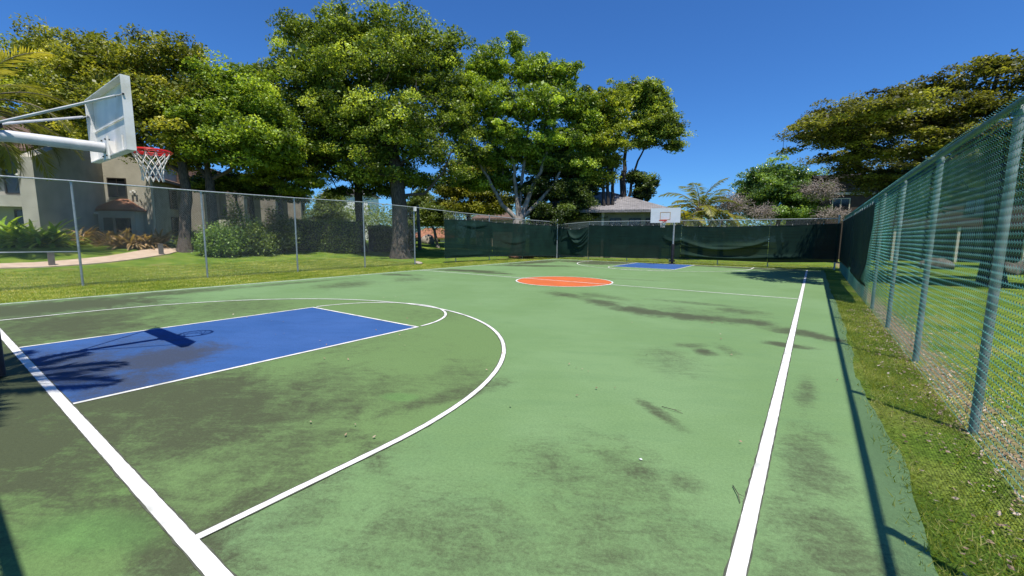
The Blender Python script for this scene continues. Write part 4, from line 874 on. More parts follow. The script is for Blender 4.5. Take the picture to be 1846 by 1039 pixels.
Vv = [(*v, ez) for v in ev] + [(*R1, rz_), (*R2, rz_)] + [(*v, ez-.22) for v in ev]
mb = MB().add(Vv, [(0,1,5,4),(1,2,5),(2,3,4,5),(3,0,4),(0,6,7,1),(1,7,8,2),(2,8,9,3),(3,9,6,0),(9,8,7,6)])
uvroof(mb.build('roof', M['roof_grey'], bH))
hl = np.linalg.norm(h1-h0)
for u in (.62, .76, .88): window(bH, h0+hx*hl*u, h0+hx*(hl*u+.95), ez-2.4, ez-.7, -hn)
MB().box((*(h0+hx*hl*.57-hn*.06), ez/2-.1), (.22,.14,ez-.2), math.atan2(hx[1], hx[0])).build('downpipe', M['trim'], bH)

# brown building on the right
g0, g1 = P(1478, 330, 36)[:2], P(1990, 330, 31)[:2]; gxv = (g1-g0)/np.linalg.norm(g1-g0); gn = np.array([-gxv[1], gxv[0]])
if gn @ (g0-CP[:2]) < 0: gn = -gn
bR = empty('brown_building', (*((g0+g1)/2), 0), 'shaded two storey brown building behind the layered tree on the right', 'building')
gz = P(1500, 318, 35.5)[2]; glen = np.linalg.norm(g1-g0)
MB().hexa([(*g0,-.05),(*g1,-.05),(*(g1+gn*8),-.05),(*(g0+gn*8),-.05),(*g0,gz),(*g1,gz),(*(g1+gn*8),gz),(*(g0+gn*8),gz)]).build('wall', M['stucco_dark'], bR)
MB().box((*((g0+g1)/2-gn*.07), P(1520,348,35)[2]), (glen, .14, .18), math.atan2(gxv[1], gxv[0])).build('band_course', M['trim'], bR)
ra = [g0-gxv*.7-gn*.7, g1+gxv*.7-gn*.7, g1+gxv*.7+gn*8.7, g0-gxv*.7+gn*8.7]; q1 = g0+gxv*4+gn*4; q2 = g1-gxv*4+gn*4
mb = MB().add([(*v, gz+.02) for v in ra]+[(*q1, gz+.7), (*q2, gz+.7)]+[(*v, gz-.2) for v in ra], [(0,1,5,4),(1,2,5),(2,3,4,5),(3,0,4),(0,6,7,1),(1,7,8,2),(2,8,9,3),(3,9,6,0),(9,8,7,6)])
uvroof(mb.build('roof', M['roof_dark'], bR))
rz_g = math.atan2(gxv[1], gxv[0])
for u in (1.0, 6.0, 10.0, 14.5, 19.0):
    if u < glen-2:
        window(bR, g0+gxv*u, g0+gxv*(u+1.3), gz-3.2, gz-1.8, -gn, frame='trim' if u < 5 else 'frame_dark')
        if u > 5: window(bR, g0+gxv*u, g0+gxv*(u+1.8), .4, 2.6, -gn)
for u in (5.2, 9.3, 13.4, 17.6):
    if u < glen-1: MB().box((*(g0+gxv*u-gn*.9), 1.35), (.16,.16,2.8), rz_g).build('porch_post', M['trim'], bR)
MB().box((*(g0+gxv*11.4-gn*.6), 2.85), (13.5, 1.0, .18), rz_g).build('porch_canopy', M['stucco_dark'], bR)

# distant pale buildings glimpsed between trunks
def farbld(px0, px1, ytop, d, wallm, roofm, label, name='distant_building'):
    a_, b_ = P(px0, 440, d)[:2], P(px1, 440, d)[:2]; v = (b_-a_)/np.linalg.norm(b_-a_); n_ = np.array([-v[1], v[0]]); 
    if n_ @ (a_-CP[:2]) < 0: n_ = -n_
    z1 = P((px0+px1)/2, ytop, d)[2]; r = empty(name, (*((a_+b_)/2), 0), label, 'building', 'distant buildings between the trees')
    MB().hexa([(*a_,-.1),(*b_,-.1),(*(b_+n_*8),-.1),(*(a_+n_*8),-.1),(*a_,z1),(*b_,z1),(*(b_+n_*8),z1),(*(a_+n_*8),z1)]).build('wall', M[wallm], r)
    e = [a_-v*.5-n_*.5, b_+v*.5-n_*.5, b_+v*.5+n_*8.5, a_-v*.5+n_*8.5]; c1_, c2_ = a_+v*2+n_*4, b_-v*2+n_*4
    mb = MB().add([(*q_, z1+.01) for q_ in e]+[(*c1_, z1+1.7), (*c2_, z1+1.7)]+[(*q_, z1-.18) for q_ in e], [(0,1,5,4),(1,2,5),(2,3,4,5),(3,0,4),(0,6,7,1),(1,7,8,2),(2,8,9,3),(3,9,6,0),(9,8,7,6)])
    uvroof(mb.build('roof', M[roofm], r)); ln = np.linalg.norm(b_-a_)
    k = 1.0
    while k < ln-1.5: window(r, a_+v*k, a_+v*(k+1.1), max(.9, z1-2.2), z1-.8, -n_); k += 3.2
farbld(858, 925, 394, 52, 'cream', 'roof_brown', 'cream walled building with a brown roof glimpsed left of the pale fig trunk')
farbld(740, 815, 428, 76, 'cream', 'roof_tile', 'small cream house far behind the fence opening')
farbld(585, 665, 352, 95, 'white_steel', 'roof_grey', 'white multi storey building showing through the leaves behind the hedge')

# ------------------------------------------------------------------ path, bollards, bits on the lawn
nearE = [(-60,490),(0,485),(60,483.5),(93,482),(150,478.5),(200,474),(240,469),(275,464),(305,459),(330,452)]
farE = [(-60,479),(0,477),(60,475),(93,473),(150,468),(195,463),(225,458),(250,453.5),(275,449.5),(300,446)]
A_ = [G(*q) for q in nearE]; B_ = [G(*q) for q in farE]; mb = MB(); k = len(A_)
mb.add([v+np.array([0,0,.05]) for v in A_]+[v+np.array([0,0,.05]) for v in B_]+[v-np.array([0,0,.1]) for v in A_]+[v-np.array([0,0,.1]) for v in B_],
       [(i, i+1, k+i+1, k+i) for i in range(k-1)]+[(2*k+i, 2*k+i+1, i+1, i) for i in range(k-1)]+[(k+i, k+i+1, 3*k+i+1, 3*k+i) for i in range(k-1)])
pth = mb.build('brick_path', M['path'], None, kind='structure')
n2 = [(170,443.5),(200,442.5),(235,443),(262,444.5),(290,447)]; f2 = [(170,440),(200,439.5),(235,440),(270,441),(305,443)]
A_ = [G(*q) for q in n2]; B_ = [G(*q) for q in f2]; k = len(A_); mb = MB()
mb.add([v+np.array([0,0,.045]) for v in A_]+[v+np.array([0,0,.045]) for v in B_], [(i, i+1, k+i+1, k+i) for i in range(k-1)]).build('entrance_path', M['path'], None, kind='structure')
for i, (px, py, top, lab) in enumerate(((94, 480, 456, 'weathered grey wooden bollard nearest the fence beside the path'), (291, 460, 439.5, 'weathered grey wooden bollard farther along the path near the bushes'))):
    g = G(px, py); r = empty('path_bollard', g, lab, 'bollard', 'bollard lights along the path'); dd = (g-CP) @ FW; hh = P(px, top, dd)[2]-g[2]
    wd_ = .20
    MB().box(g+np.array([0,0,hh*.42]), (wd_, wd_, hh*.84+.1)).build('post', M['wood'], r)
    for k in range(2): MB().box(g+np.array([0,0,hh*(.87+.05*k)]), (wd_*1.02, wd_*1.02, hh*.03)).build('louvre', M['wood'], r)
    MB().box(g+np.array([0,0,hh*.98]), (wd_*1.08, wd_*1.08, hh*.05)).build('cap', M['wood'], r)
def rock(name, c, r, label, group=None, mt='rock', cat='boulder'):
    import bmesh
    bm = bmesh.new(); bmesh.ops.create_icosphere(bm, subdivisions=3, radius=1)
    sd = rng.uniform(0, 10, 3)
    for v in bm.verts:
        q = np.array(v.co); k = 1+.16*math.sin(3*q[0]+sd[0])*math.sin(2.7*q[1]+sd[1])+.10*math.sin(6*q[2]+sd[2])*math.cos(5*q[0]); v.co = Vector(q*k*np.array(r)); v.co.z = max(v.co.z, -r[2]*.35)
    me = bpy.data.meshes.new(name); bm.to_mesh(me); bm.free(); me.materials.append(M[mt]); me.polygons.foreach_set('use_smooth', [True]*len(me.polygons))
    o = bpy.data.objects.new(name, me); o.location = tuple(map(float, c)); COL.objects.link(o); return setp(o, label, cat, group)
gk = 'boulders on the lawn beyond the right fence'
for px, py, w_, h_, d, lab in ((1686, 478, 24, 12, 26, 'dark rounded boulder on the lawn seen between the second and third fence posts'), (1812, 486, 18, 13, 22, 'grey boulder just right of the nearest fence post'), (1846, 482, 22, 15, 22, 'largest grey boulder at the right edge of the view')):
    c = base_at(px, py, d); rock('lawn_boulder', c+np.array([0,0,.15]), (w_*d/F, w_*d/F*.7, h_*d/F*1.3), lab, gk, 'rock_dark')
rock('lawn_boulder', base_at(771, 459, 48)+np.array([0,0,.2]), (.9,.7,.8), 'grey boulder far off in the fence opening beside the dark bush', None)
rock('fallen_branch_pile', base_at(938, 466, 34.2)*np.array([1,1,0])+np.array([0,0,.12]), (1.3,.8,.35), 'reddish brown root pile under the screen at the foot of the pale fig', None, 'root', 'roots')
rock('base_stone', (-12.05, 17.35, 0.02), (.32,.22,.12), 'pale stone lying against the foot of the end post', None, 'rock', 'stone')
bx = at_ = P(1148, 468, 36.2); b0 = np.array([bx[0], bx[1], -.03])
r = empty('peach_block', b0, 'low peach coloured concrete block behind the far fence near the hoop pole', 'block')
MB().box(b0+np.array([0,0,.24]), (.95,.6,.5), .5).build('block_body', M['peach'], r); MB().box(b0+np.array([0,0,.515]), (1.0,.65,.05), .5).build('cap', M['peach'], r)
r = empty('lawn_bench', base_at(592, 452, 34), 'pale low bench seat half hidden between the hedges', 'bench'); bb = base_at(592, 452, 34)
MB().box(bb+np.array([0,0,.45]), (1.9,.4,.07), .9).build('seat', M['trim'], r)
for s_ in (-1, 1): MB().box(bb+np.array([math.cos(.9)*.75*s_, math.sin(.9)*.75*s_, .2]), (.08,.36,.42), .9).build('leg', M['wood'], r)

# ------------------------------------------------------------------ fences
def chain(pts, pitch, rad, mt, parent, zoff=0., tips=.0, weave=0.):
    """woven wires between successive (x,y,z0,z1) points"""
    pts = np.array(pts, float); Vs, Fs = [], []; base = 0
    seg = np.linalg.norm(np.diff(pts[:, :2], axis=0), axis=1); cum = np.concatenate([[0], np.cumsum(seg)])
    s = np.arange(0, cum[-1], pitch)
    for k, sk in enumerate(s):
        i = min(np.searchsorted(cum, sk, 'right')-1, len(seg)-1); t = (sk-cum[i])/seg[i]
        p = pts[i]*(1-t)+pts[i+1]*t; d = (pts[i+1]-pts[i])[:2]/seg[i]; nn = np.array([-d[1], d[0]])
        nz = int((p[3]-p[2]+tips)/(pitch/2)); j = np.arange(nz+1); z = p[2] + j*pitch/2
        sg = np.where(j % 2 == 0, -1, 1); bulge = .02*math.sin(sk*1.7)+.012*math.sin(sk*.6)
        off = sg*(pitch/2*.99); dep = sg*rad*1.1 + bulge*np.sin(np.pi*j/nz)
        C = np.stack([p[0]+d[0]*off+nn[0]*dep, p[1]+d[1]*off+nn[1]*dep, z], 1)
        if weave:
            Mi = (C[1:]+C[:-1])/2 + np.where(j[:-1] % 2 == 0, 1, -1)[:, None]*weave*np.array([nn[0], nn[1], 0])
            full = np.empty((2*len(C)-1, 3)); full[0::2] = C; full[1::2] = Mi; C = full
        m_ = len(C); a = np.array([d[0], d[1], 0]); b_ = np.array([nn[0], nn[1], 0])
        ring = [C + rad*(math.cos(q)*a*1.05 + math.sin(q)*b_) for q in (0, 2.094, 4.189)]
        Vs.append(np.stack(ring, 1).reshape(-1, 3))
        r_ = np.arange(m_-1)[:, None]*3
        f = np.concatenate([np.stack([r_[:, 0]+q, r_[:, 0]+(q+1) % 3, r_[:, 0]+3+(q+1) % 3, r_[:, 0]+3+q], 1) for q in range(3)])
        Fs.append(f+base); base += 3*m_
    o = npmesh('chain_link_mesh', np.concatenate(Vs), np.concatenate(Fs), M[mt], parent); o['kind'] = 'stuff'; return o
def post(x, y, z1, r, mt, parent, cap=True, z0=-.15):
    mb = MB(); mb.tube([(x,y,z0),(x,y,z1)], r, 12)
    if cap: mb.tube([(x,y,z1-.03),(x,y,z1+.02),(x,y,z1+.05),(x,y,z1+.062)], [r*1.15,r*1.2,r*.8,r*.15], 12)
    return shade(mb.build('post', M[mt], parent))
def rail(pts, r, mt, parent, name='top_rail'):
    return shade(MB().tube(pts, r, 10).build(name, M[mt], parent))
def ties(pts, mt, parent, zs, n=.03):
    mb = MB()
    for (x, y, z) in pts: mb.box((x, y, z), (.09,.09,.02))
    return mb.build('tie_bands', M[mt], parent)
# left fence
LF = [(-11.95,-4.0,3.36),(-11.95,-1.0,3.37),(-11.9,2.41,3.41),(-11.9,6.01,3.40),(-11.9,9.70,3.42),(-11.9,13.41,3.48),(-11.9,16.97,3.42),(-11.5,20.19,3.27),(-11.1,23.28,3.17),(-10.3,26.4,3.0),(-9.07,29.5,2.88)]
fl = empty('chain_link_fence', (-11.9,10,0), 'galvanised chain link fence along the left side of the court', 'fence', 'fences round the court')
for i, (x, y, z) in enumerate(LF[:-1]): post(x-.045, y, z-.04, .034 if i != 6 else .042, 'galv', fl)
post(-9.07, 29.5, 3.05, .045, 'galv', fl)
rail([(x, y, z) for x, y, z in LF], .024, 'galv', fl)
rail([(-11.95,-1.0,1.15),(-11.93,2.38,1.12)], .018, 'galv', fl, 'brace_rail')
chain([(x+.01, y, -.05, z) for x, y, z in LF[:7]], .068, .0030, 'galv_mesh', fl)
chain([(-11.62,19.2,.0,3.3)]+[(x+.01, y, .0, z) for x, y, z in LF[7:]], .068, .0030, 'galv_mesh', fl)
MB().box((-11.86,16.97,3.32), (.10,.16,.26)).build('junction_box', M['white_steel'], fl)
# far fence
ff = empty('chain_link_fence', (0,29.5,0), 'far chain link fence behind the far hoop, topped by a pale rail', 'fence', 'fences round the court')
FX = [-6.30,-3.23,-.2,2.87,5.69]
for x in FX: post(x, 29.545, 2.84, .03, 'galv', ff)
post(8.97, 29.5, 3.0, .045, 'galv', ff)
rail([(-9.0,29.5,2.68),(-6.3,29.5,2.87),(-3.2,29.5,2.88),(8.97,29.5,2.87)], .024, 'galv', ff)
rail([(-9.0,29.5,.08),(8.97,29.5,.08)], .006, 'galv', ff, 'bottom_wire')
chain([(-9.0,29.49,.0,2.72),(-6.3,29.49,.0,2.86),(8.9,29.49,.0,2.86)], .068, .0028, 'galv_mesh', ff)
# right fence
fr = empty('chain_link_fence', (9.2,12,0), 'green vinyl chain link fence on the right, rising steeply toward the viewer', 'fence', 'fences round the court')
RY = [-1.25,1.85,4.72,7.50,10.40,13.25,16.1,18.95,21.8,24.65,27.2]
RX = 9.2
for y in RY: post(RX+.055, y, 2.82, .036, 'green_post', fr)
rail([(RX+.02,-1.3,2.88),(RX+.02,29.45,2.88)], .029, 'green_rail', fr)
chain([(RX,-1.25,-.06,2.93),(RX,14.02,-.06,2.93)], .066, .0026, 'green_wire', fr, tips=.02, weave=.0095)
chain([(RX,14.05,-.06,2.93),(RX,29.4,-.06,2.93)], .066, .0040, 'green_wire', fr, tips=.02)
for y in RY[1:8]: MB().tube([(RX+.05,y,2.79),(RX+.05,y,2.84)], .044, 10).build('tie_band', M['green_rail'], fr)
# near fence behind the camera
fn = empty('chain_link_fence', (0,-1.3,0), 'chain link fence behind the near baseline whose rail shadow crosses the lower left corner', 'fence', 'fences round the court')
for x in (-8.8,-5.7,-2.8,.1,2.9,5.7,8.5): post(x, -1.33, 2.84, .034, 'green_post', fn)
rail([(-11.9,-1.27,2.88),(9.2,-1.27,2.88)], .034, 'green_rail', fn)
chain([(-11.8,-1.26,.01,2.96),(9.1,-1.26,.01,2.96)], .066, .0034, 'green_wire', fn, tips=.03)

# ------------------------------------------------------------------ windscreens
def screenmat():
    ma, nt, b = newmat('green_windscreen_cloth'); tc = N(nt, 'ShaderNodeTexCoord')
    n1 = N(nt, 'ShaderNodeTexNoise'); n1.inputs['Scale'].default_value = 1.4; n1.inputs['Detail'].default_value = 7; nt.links.new(tc.outputs['Object'], n1.inputs['Vector'])
    mp = N(nt, 'ShaderNodeMapping'); mp.inputs['Scale'].default_value = (.4,.4,26); nt.links.new(tc.outputs['Object'], mp.inputs[0])
    n2 = N(nt, 'ShaderNodeTexNoise'); n2.inputs['Scale'].default_value = 1.5; nt.links.new(mp.outputs[0], n2.inputs['Vector'])
    ad = N(nt, 'ShaderNodeMath', operation='ADD'); nt.links.new(n1.outputs[0], ad.inputs[0]); nt.links.new(n2.outputs[0], ad.inputs[1])
    cr = N(nt, 'ShaderNodeMapRange'); cr.inputs[1].default_value=.7; cr.inputs[2].default_value=1.3; nt.links.new(ad.outputs[0], cr.inputs[0])
    mx = N(nt, 'ShaderNodeMix', data_type='RGBA'); mx.inputs[6].default_value=(.005,.018,.014,1); mx.inputs[7].default_value=(.010,.036,.028,1)
    nt.links.new(cr.outputs[0], mx.inputs[0]); nt.links.new(mx.outputs[2], b.inputs['Base Color'])
    b.inputs['Roughness'].default_value=.75; b.inputs['Specular IOR Level'].default_value=.15
    tr = N(nt, 'ShaderNodeBsdfTransparent'); ms = N(nt, 'ShaderNodeMixShader'); ms.inputs[0].default_value=.03
    nt.links.new(b.outputs[0], ms.inputs[1]); nt.links.new(tr.outputs[0], ms.inputs[2]); nt.links.new(ms.outputs[0], nt.nodes['Material Output'].inputs[0])
    return ma
M['screen'] = screenmat(); M['hem'] = mat('windscreen_hem', (.010,.020,.018), (.018,.034,.030), scale=4, rough=.6)
def screen(a, b_, top, bot, folds, label, amp=.02, ns=150, nz=56, side=1, name='windscreen', vert=0.0, seed=0, group='green windscreens hung on the fences'):
    """a,b plan ends; top,bot: functions of u; folds: (u0,u1,z centre fraction,sag,amp,width)"""
    a = np.array(a, float); b_ = np.array(b_, float); d = b_-a; ln = np.linalg.norm(d); d /= ln; nn = np.array([-d[1], d[0]])*side
    u = np.linspace(0, 1, ns); v = np.linspace(0, 1, nz); U, Vv_ = np.meshgrid(u, v, indexing='ij')
    T_ = np.array([top(q) for q in u])[:, None]; B_ = np.array([bot(q) for q in u])[:, None]
    Z_ = B_ + (T_-B_)*Vv_
    s = U*ln
    D_ = amp*(np.sin(s*2.1+seed)*.5+np.sin(s*5.3+Vv_*3+seed)*.25+np.sin(s*.8+Vv_*5)*.4) + vert*np.sin(s*9+np.sin(Vv_*4)*.6+seed)*(.4+.6*Vv_)*.5
    for (u0, u1, zc, sag, am, wd) in folds:
        uc = (U-u0)/(u1-u0); m_ = np.clip(np.sin(np.pi*np.clip(uc, 0, 1)), 0, 1)**.5
        zc_ = zc - sag*np.sin(np.pi*np.clip(uc, 0, 1)); x = (Vv_-zc_)/wd
        D_ = D_ + am*m_*np.where(x > 0, np.exp(-x*x*.5), np.exp(-x*x*6))
    edge_ = np.clip(Vv_*(1-Vv_)*14, 0, 1); D_ = .012 + D_*(.25+.75*edge_)
    D_ = np.maximum(D_, .004) + .0
    Xs = a[0]+d[0]*s+nn[0]*D_; Ys = a[1]+d[1]*s+nn[1]*D_
    V = np.stack([Xs, Ys, Z_], -1).reshape(-1, 3)
    ii, jj = np.meshgrid(np.arange(ns-1), np.arange(nz-1), indexing='ij'); k = (ii*nz+jj).ravel(); Fq = np.stack([k, k+nz, k+nz+1, k+1], 1)
    c = np.array([(a[0]+b_[0])/2, (a[1]+b_[1])/2, 0]); r = empty(name, c, label, 'windscreen', group)
    npmesh('cloth', V, Fq, M['screen'], r, smooth=True)
    G_ = V.reshape(ns, nz, 3); off = np.array([nn[0], nn[1], 0])*.006
    for idx in (0, nz-1):
        mb = MB(); p = G_[:, idx]+off; h = np.array([0,0,.045 if idx == 0 else -.045])
        mb.add(list(p)+list(p+h), [(i, i+1, ns+i+1, ns+i) for i in range(ns-1)]); mb.build('hem', M['hem'], r)
    for q in range(int(ln/.75)):
        i = min(ns-1, int((q+.5)*.75/ln*ns)); p = G_[i, nz-1]; MB().tube([p+off*1.5+np.array([0,0,-.03]), p+off+np.array([0,0,.05])], .011, 5).build('tie', M['net'], r)
    return r
lin = lambda a, b_: (lambda u: a+(b_-a)*u)
screen((-11.52,19.1), (-10.98,23.4), lambda u: 2.78+.05*math.sin(3*u)-.05*u, lin(.27,.30), [(.25,.9,.9,.08,.05,.06),(.1,.8,.06,.02,.04,.05)], 'left windscreen panel beside the fence opening, lit by the sun', side=-1, seed=1)
screen((-10.97,23.4), (-9.05,29.4), lin(2.72,2.60), lin(.30,.15), [(.1,.5,.5,.1,.05,.1)], 'shaded windscreen running into the far left corner behind the fig', side=-1, amp=.03, vert=.03, seed=3)
screen((-8.95,29.44), (-6.32,29.44), lambda u: 2.52-.22*math.sin(3.1*u), lin(.25,.22), [(.3,1.0,.93,.28,.12,.07),(.35,1.0,.85,.36,.14,.07),(.4,1.,.70,.26,.12,.06),(.45,1.0,.52,.2,.12,.07),(.1,.7,.5,-.2,.08,.06)], 'crumpled short windscreen in the far left corner', side=-1, amp=.05, seed=5)
screen((-6.28,29.44), (.55,29.44), lambda u: 2.64-.06*math.sin(3.1*u)-.04*u, lambda u: .20+.08*u+.02*math.sin(9*u), [(.82,1.05,.62,.12,.07,.05)], 'flat windscreen panel left of the far hoop pole', side=-1, amp=.012, seed=6)
screen((.56,29.44), (5.66,29.44), lambda u: 2.52-.10*math.sin(2.6*u)+.06*u, lambda u: .30-.02*u, [(-.12,1.1,.66,.34,.12,.055),(-.12,.95,.50,.2,.09,.05),(-.1,1.15,.16,.10,.13,.045),(.3,1.1,.42,-.02,.06,.05)], 'windscreen panel with long sagging folds right of the far hoop pole', side=-1, amp=.012, seed=8)
screen((5.67,29.44), (9.10,29.44), lin(2.5,2.60), lin(.26,.42), [(-.2,.5,.14,.02,.08,.05)], 'flat windscreen panel in the far right corner, crossed by leaf shade', side=-1, amp=.012, seed=9)
screen((9.16,29.46), (9.16,21.6), lin(2.72,2.70), lambda u: .52, [], 'dark windscreen at the far end of the right fence', side=-1, amp=.02, seed=11)
screen((9.16,21.58), (9.16,14.0), lambda u: 2.70, lambda u: .62-.20*u+.06*math.sin(7*u), [(.3,1.1,.1,.05,.16,.1)], 'dark windscreen with a loose flapping end on the right fence', side=-1, amp=.05, seed=12)

# ------------------------------------------------------------------ hoops
def netmesh(c, z, parent, r0=.222, h=.42, n=12, rad=.0055):
    mb = MB(); lev = [(0, r0), (.22, .80*r0), (.42, .66*r0), (.60, .58*r0), (.80, .55*r0), (1.0, .58*r0)]
    def pt(i, k): a = 2*math.pi*(i + .5*(k % 2))/n; return (c[0]+lev[k][1]*math.cos(a), c[1]+lev[k][1]*math.sin(a), z-h*lev[k][0])
    for k in range(len(lev)-1):
        for i in range(n):
            j = (i, i-1) if k % 2 == 0 else (i, i+1)
            for q in j: 
                a, b_ = np.array(pt(i, k)), np.array(pt(q, k+1)); mid = (a+b_)/2 + np.array([0,0,-.012 if k == 0 else 0])
                mb.tube([a, mid, b_], rad, 4, False)
    for i in range(n): mb.tube([pt(i,0), (np.array(pt(i,0))+np.array([0,0,.035]))], rad, 4, False)
    return mb.build('net', M['net'], parent, True)
def rimobj(c, z, yb, sgn, parent, double=True):
    mb = MB(); R = .2286
    ring = [(c[0]+R*math.cos(t), c[1]+R*math.sin(t), z) for t in np.linspace(0, 2*math.pi, 41)]
    mb.tube(ring, .0095, 8, False)
    if double: mb.tube([(x, y, q-.032) for x, y, q in ring], .0075, 8, False); mb.tube([(c[0]+(x-c[0])*1.09, c[1]+(y-c[1])*1.09, q-.014) for x, y, q in ring], .0085, 8, False)
    ya = yb + sgn*.01
    for s_ in (-1, 1):
        mb.tube([(c[0]+s_*.07, ya, z), (c[0]+s_*.10, c[1]-sgn*R*.93, z)], .009, 6); mb.tube([(c[0]+s_*.07, ya, z-.11), (c[0]+s_*.17, c[1]-sgn*R*.75, z-.016)], .008, 6)
        mb.tube([(c[0]+s_*.06, ya, z-.02), (c[0]+s_*.2, c[1]-sgn*R*.55, z-.02)], .008, 6)
    mb.box((c[0], ya+sgn*.004, z-.05), (.20,.016,.16))
    for k in range(12):
        a = 2*math.pi*k/12; mb.tube([(c[0]+R*.99*math.cos(a), c[1]+R*.99*math.sin(a), z-.01), (c[0]+R*1.02*math.cos(a), c[1]+R*1.02*math.sin(a), z-.04)], .005, 4)
    return shade(mb.build('rim', M['red'], parent))
def hoop_board(cx, yb, z0, z1, sgn, parent, hw=.905, flange=.085, inner=True, mt='white_steel'):
    """sgn: direction the face looks along y; yb: y of the face"""
    zc = (z0+z1)/2; th = .006
    plate = MB().box((cx, yb-sgn*th/2, zc), (2*hw, th, z1-z0)).build('backboard', M[mt], parent)
    mb = MB(); fy = yb-sgn*(th+flange/2)
    mb.box((cx-hw+.006, fy, zc), (.012, flange, z1-z0)); mb.box((cx+hw-.006, fy, zc), (.012, flange, z1-z0))
    mb.box((cx, fy, z1-.006), (2*hw-.025, flange, .012)); mb.box((cx, fy, z0+.006), (2*hw-.025, flange, .012))
    mb.build('flange', M[mt], plate)
    mb = MB(); mb.box((cx, yb-sgn*(th+.009), zc), (2*hw-.03, .014, .005))
    for s_ in (-1, 1): mb.box((cx+s_*hw*.45, yb-sgn*(th+.009), z0+.14), (.012,.014,.22))
    mb.build('rib', M[mt], plate)
    if inner:
        mb = MB(); a, b_ = .305, .457; q = yb+sgn*.002; zi = z0+.19
        mb.box((cx, q, zi+b_), (2*a+.035,.003,.035)); mb.box((cx, q, zi), (2*a+.035,.003,.035))
        for s_ in (-1, 1): mb.box((cx+s_*a, q, zi+b_/2), (.035,.003,b_-.037))
        mb.build('target_square', M['orange'], plate)
    return plate
# near hoop
nh = empty('basketball_hoop', (0,-.395,0), 'near basketball hoop seen from behind on a grey gooseneck pole at the left edge', 'basketball hoop', 'basketball hoops')
yb = .955
hoop_board(0, yb, 2.775, 3.66, 1, nh)
rc_ = (0.0, yb+.38-.0)
rimobj(rc_, 2.93, yb, 1, nh); netmesh(rc_, 2.90, nh, h=.40)
arc_ = [(0,-.395,0),(0,-.395,1.2),(0,-.395,2.45)] + [(0, -.395+.40*(1-math.cos(t)), 2.48+.40*math.sin(t)) for t in np.linspace(.15, math.pi/2, 8)] + [(0,.5,2.885),(0,.84,2.885)]
shade(MB().tube(arc_, .068, 16).build('pole', M['pole_grey'], nh))
MB().box((0,.855,2.885), (.24,.02,.30)).build('mounting_plate', M['white_steel'], nh)
mb = MB()
for s_ in (-1, 1):
    for zz in (2.78, 2.99): mb.tube([(s_*.09,.83,zz),(s_*.09,.885,zz)], .011, 6)
mb.build('bolt', M['bolt'], nh)
MB().box((0,.905,2.885), (.07,.09,.2)).build('arm_socket', M['white_steel'], nh)
for s_ in (-1, 1):
    e = np.array([s_*.885, .875, 3.43]); a = np.array([s_*.05,-.10,3.00]); d = e-a
    mb = MB(); mb.tube([a, a+d*.94], .0165, 8); o = mb.build('brace_rod', M['pole_grey'], nh); shade(o)
    R_ = np.array((Vector(d).normalized()).to_track_quat('X', 'Z').to_matrix()); MB().box(a+d*.965, (.14,.035,.008), rot=R_).build('rod_end', M['pole_grey'], o)
    MB().tube([e+np.array([-s_*.02,0,0]), e+np.array([s_*.035,0,0])], .012, 6).build('bolt', M['bolt'], o)
MB().box((0,-.08,2.99), (.16,.07,.06)).build('rod_clamp', M['bolt'], nh)
mb = MB(); mb.tube([(0,-.395,.03),(0,-.395,.62),(0,-.395,.64)], [.125,.125,.10], 16); shade(mb.build('pole_pad', M['blackpad'], nh))
# far hoop
fh = empty('basketball_hoop', (.36,28.2,0), 'far basketball hoop with white backboard and black padded pole', 'basketball hoop', 'basketball hoops')
ybf = 27.0; fx = .10
hoop_board(fx, ybf, 2.66, 3.58, -1, fh, hw=.915, flange=.05, mt='white_board')
rcf = (fx-.02, ybf-.38); rimobj(rcf, 2.80, ybf, -1, fh); netmesh(rcf, 2.78, fh, h=.42, rad=.008)
px_ = .36
shade(MB().tube([(px_,28.2,0),(px_,28.2,2.70),(px_,28.2,3.15)], .057, 12).build('pole', M['galv'], fh))
mb = MB()
for zz in (2.78, 3.3): mb.tube([(px_,28.2,zz-.1),(fx+.1,27.08,zz)], .03, 8); mb.tube([(px_,28.2,zz-.1),(fx-.15,27.08,zz)], .02, 8)
mb.box((fx, 27.07, 3.05), (.34,.05,.66)); mb.build('extension_arm', M['pole_grey'], fh)
shade(MB().tube([(px_,28.2,.28),(px_,28.2,1.26),(px_,28.2,1.30)], [.105,.105,.085], 14).build('pole_pad', M['blackpad'], fh))
MB().box((px_,28.2,.20), (.30,.26,.12)).tube([(px_,28.2,0),(px_,28.2,.3)], .085, 10).box((px_,28.2,.02), (.34,.34,.05)).build('pole_base', M['bolt'], fh)

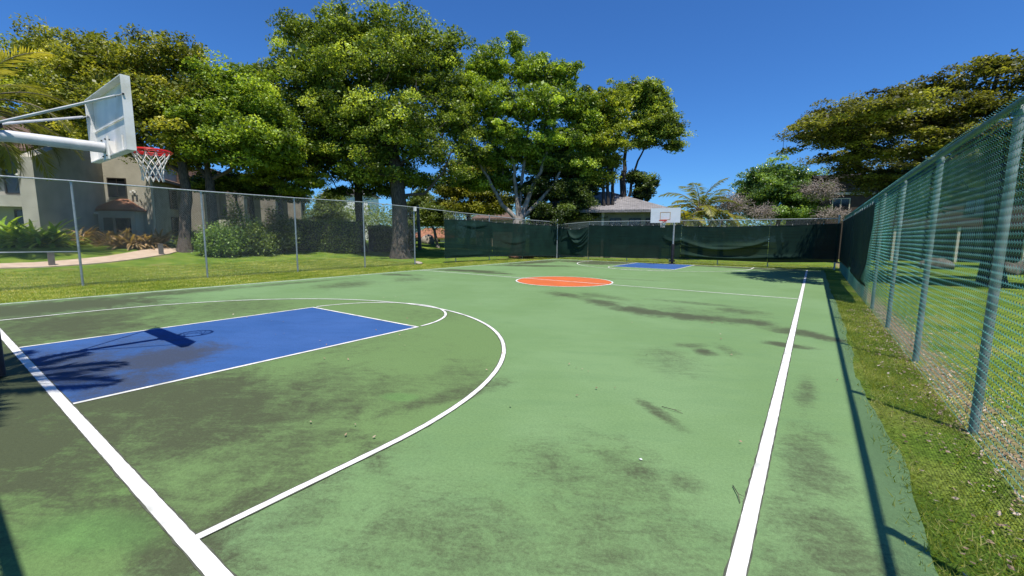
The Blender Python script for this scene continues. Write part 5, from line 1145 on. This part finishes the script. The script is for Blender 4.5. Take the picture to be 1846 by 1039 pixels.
# ------------------------------------------------------------------ grass, litter
def scatter(n, x0, x1, y0, y1, z=None, f=None):
    x = rng.uniform(x0, x1, n); y = rng.uniform(y0, y1, n); 
    if f is not None: k = f(x, y); x, y = x[k], y[k]
    return np.stack([x, y, gh(x, y) if z is None else np.full(len(x), z)], 1)
pat = lambda x, y: (np.sin(x*2.3+y*.9)+np.sin(y*1.7-x)+rng.normal(0, .8, len(x))) > -.9
redge = lambda y: 8.58+0*y
blades('grass_strip', np.concatenate([scatter(15000, 8.60, 9.25, .2, 9, f=pat), scatter(9000, 8.56, 9.25, 9, 16), scatter(16000, 9.2, 12, 1.5, 8, f=pat), scatter(9000, 9.2, 16, 3, 14)]), .045, .007, M['grass'],
       label='patchy green and yellow grass along the foot of the green fence', cat='grass', kind='stuff')
blades('grass_verge', np.concatenate([scatter(26000, -11.8, -8.45, -1, 12), scatter(22000, -11.4, -8.6, 12, 29.4), scatter(9000, -8.5, 9, 28.35, 30.2), scatter(60000, -19, -11.8, 0, 18), scatter(12000, -4, 9.2, 30, 34)]), .06, .014, M['grass'],
       label='short sunlit grass along the left fence and the far end of the court', cat='grass', kind='stuff')
blades('edge_grass', np.concatenate([scatter(2600, 8.46, 8.66, .5, 14, .0, f=lambda x, y: rng.uniform(0, 1, len(x)) < np.clip((x-8.44)/.2, 0, 1)), scatter(2600, -8.6, -8.28, 0, 26, .0)]), .045, .008, M['grass'],
       label='grass runners creeping over the ragged edges of the court slab', cat='grass', kind='stuff')
def litter(name, pts, size, **kw):
    V_, F_ = leafquads(pts+np.array([0,0,.015]), size, 1.8, .55); o = npmesh(name, V_, F_, M['litter'], tint=np.repeat(np.clip(rng.normal(.5, .3, len(pts)), 0, 1), 4)); return setp(o, **kw)
near = scatter(10000, 8.7, 10.4, .3, 13, f=lambda x, y: rng.uniform(0, 1, len(x)) < np.exp(-((x-9.32)/.28)**2)*.85+.15)
litter('leaf_litter', near+np.array([0,0,.012]), .036, label='dry pinkish fallen leaves gathered under the green fence', cat='leaf litter', kind='stuff')
litter('leaf_litter', np.concatenate([scatter(26, 3, 8.3, .8, 9, .012), scatter(30, -3, 3, 1, 8, .012), scatter(160, -6, -1.5, 21.5, 26, .012), scatter(160, -8, -2, 24, 27.5, .012)]), .035, label='few scattered dry leaves lying on the court paint', cat='leaf litter', kind='stuff')

# two dry twigs and a chip lying on the paint
def on_court(px, py):
    dr = FW + (px-W0/2)/F*RT - (py-H0/2)/F*UP; return CP + dr*(-CP[2]/dr[2])
def twig(px0, py0, px1, py1, label):
    a, b_ = on_court(px0, py0), on_court(px1, py1); r = empty('dry_twig', (a+b_)/2, label, 'twig')
    up_ = np.array([0,0,.012]); mid = (a+b_)/2 + np.array([.01,-.008,.02])
    MB().tube([a+up_, mid, b_+up_*.7], [.0035,.003,.0018], 6).build('stem', M['bark'], r, True)
    MB().tube([mid, mid+(b_-a)*.22+np.array([.03,.02,.004])], [.002,.001], 5).build('side_shoot', M['bark'], r, True)
twig(1321, 878, 1334, 909, 'dry brown twig lying beside the right sideline')
twig(1193, 735, 1231, 747, 'thin dry twig lying on the open green paint mid court')
q_ = on_court(1155, 830); rock('paint_chip', (q_[0], q_[1], .008), (.012,.009,.008), 'tiny white chip lying on the green paint near the viewer', None, 'white_line', 'stone')
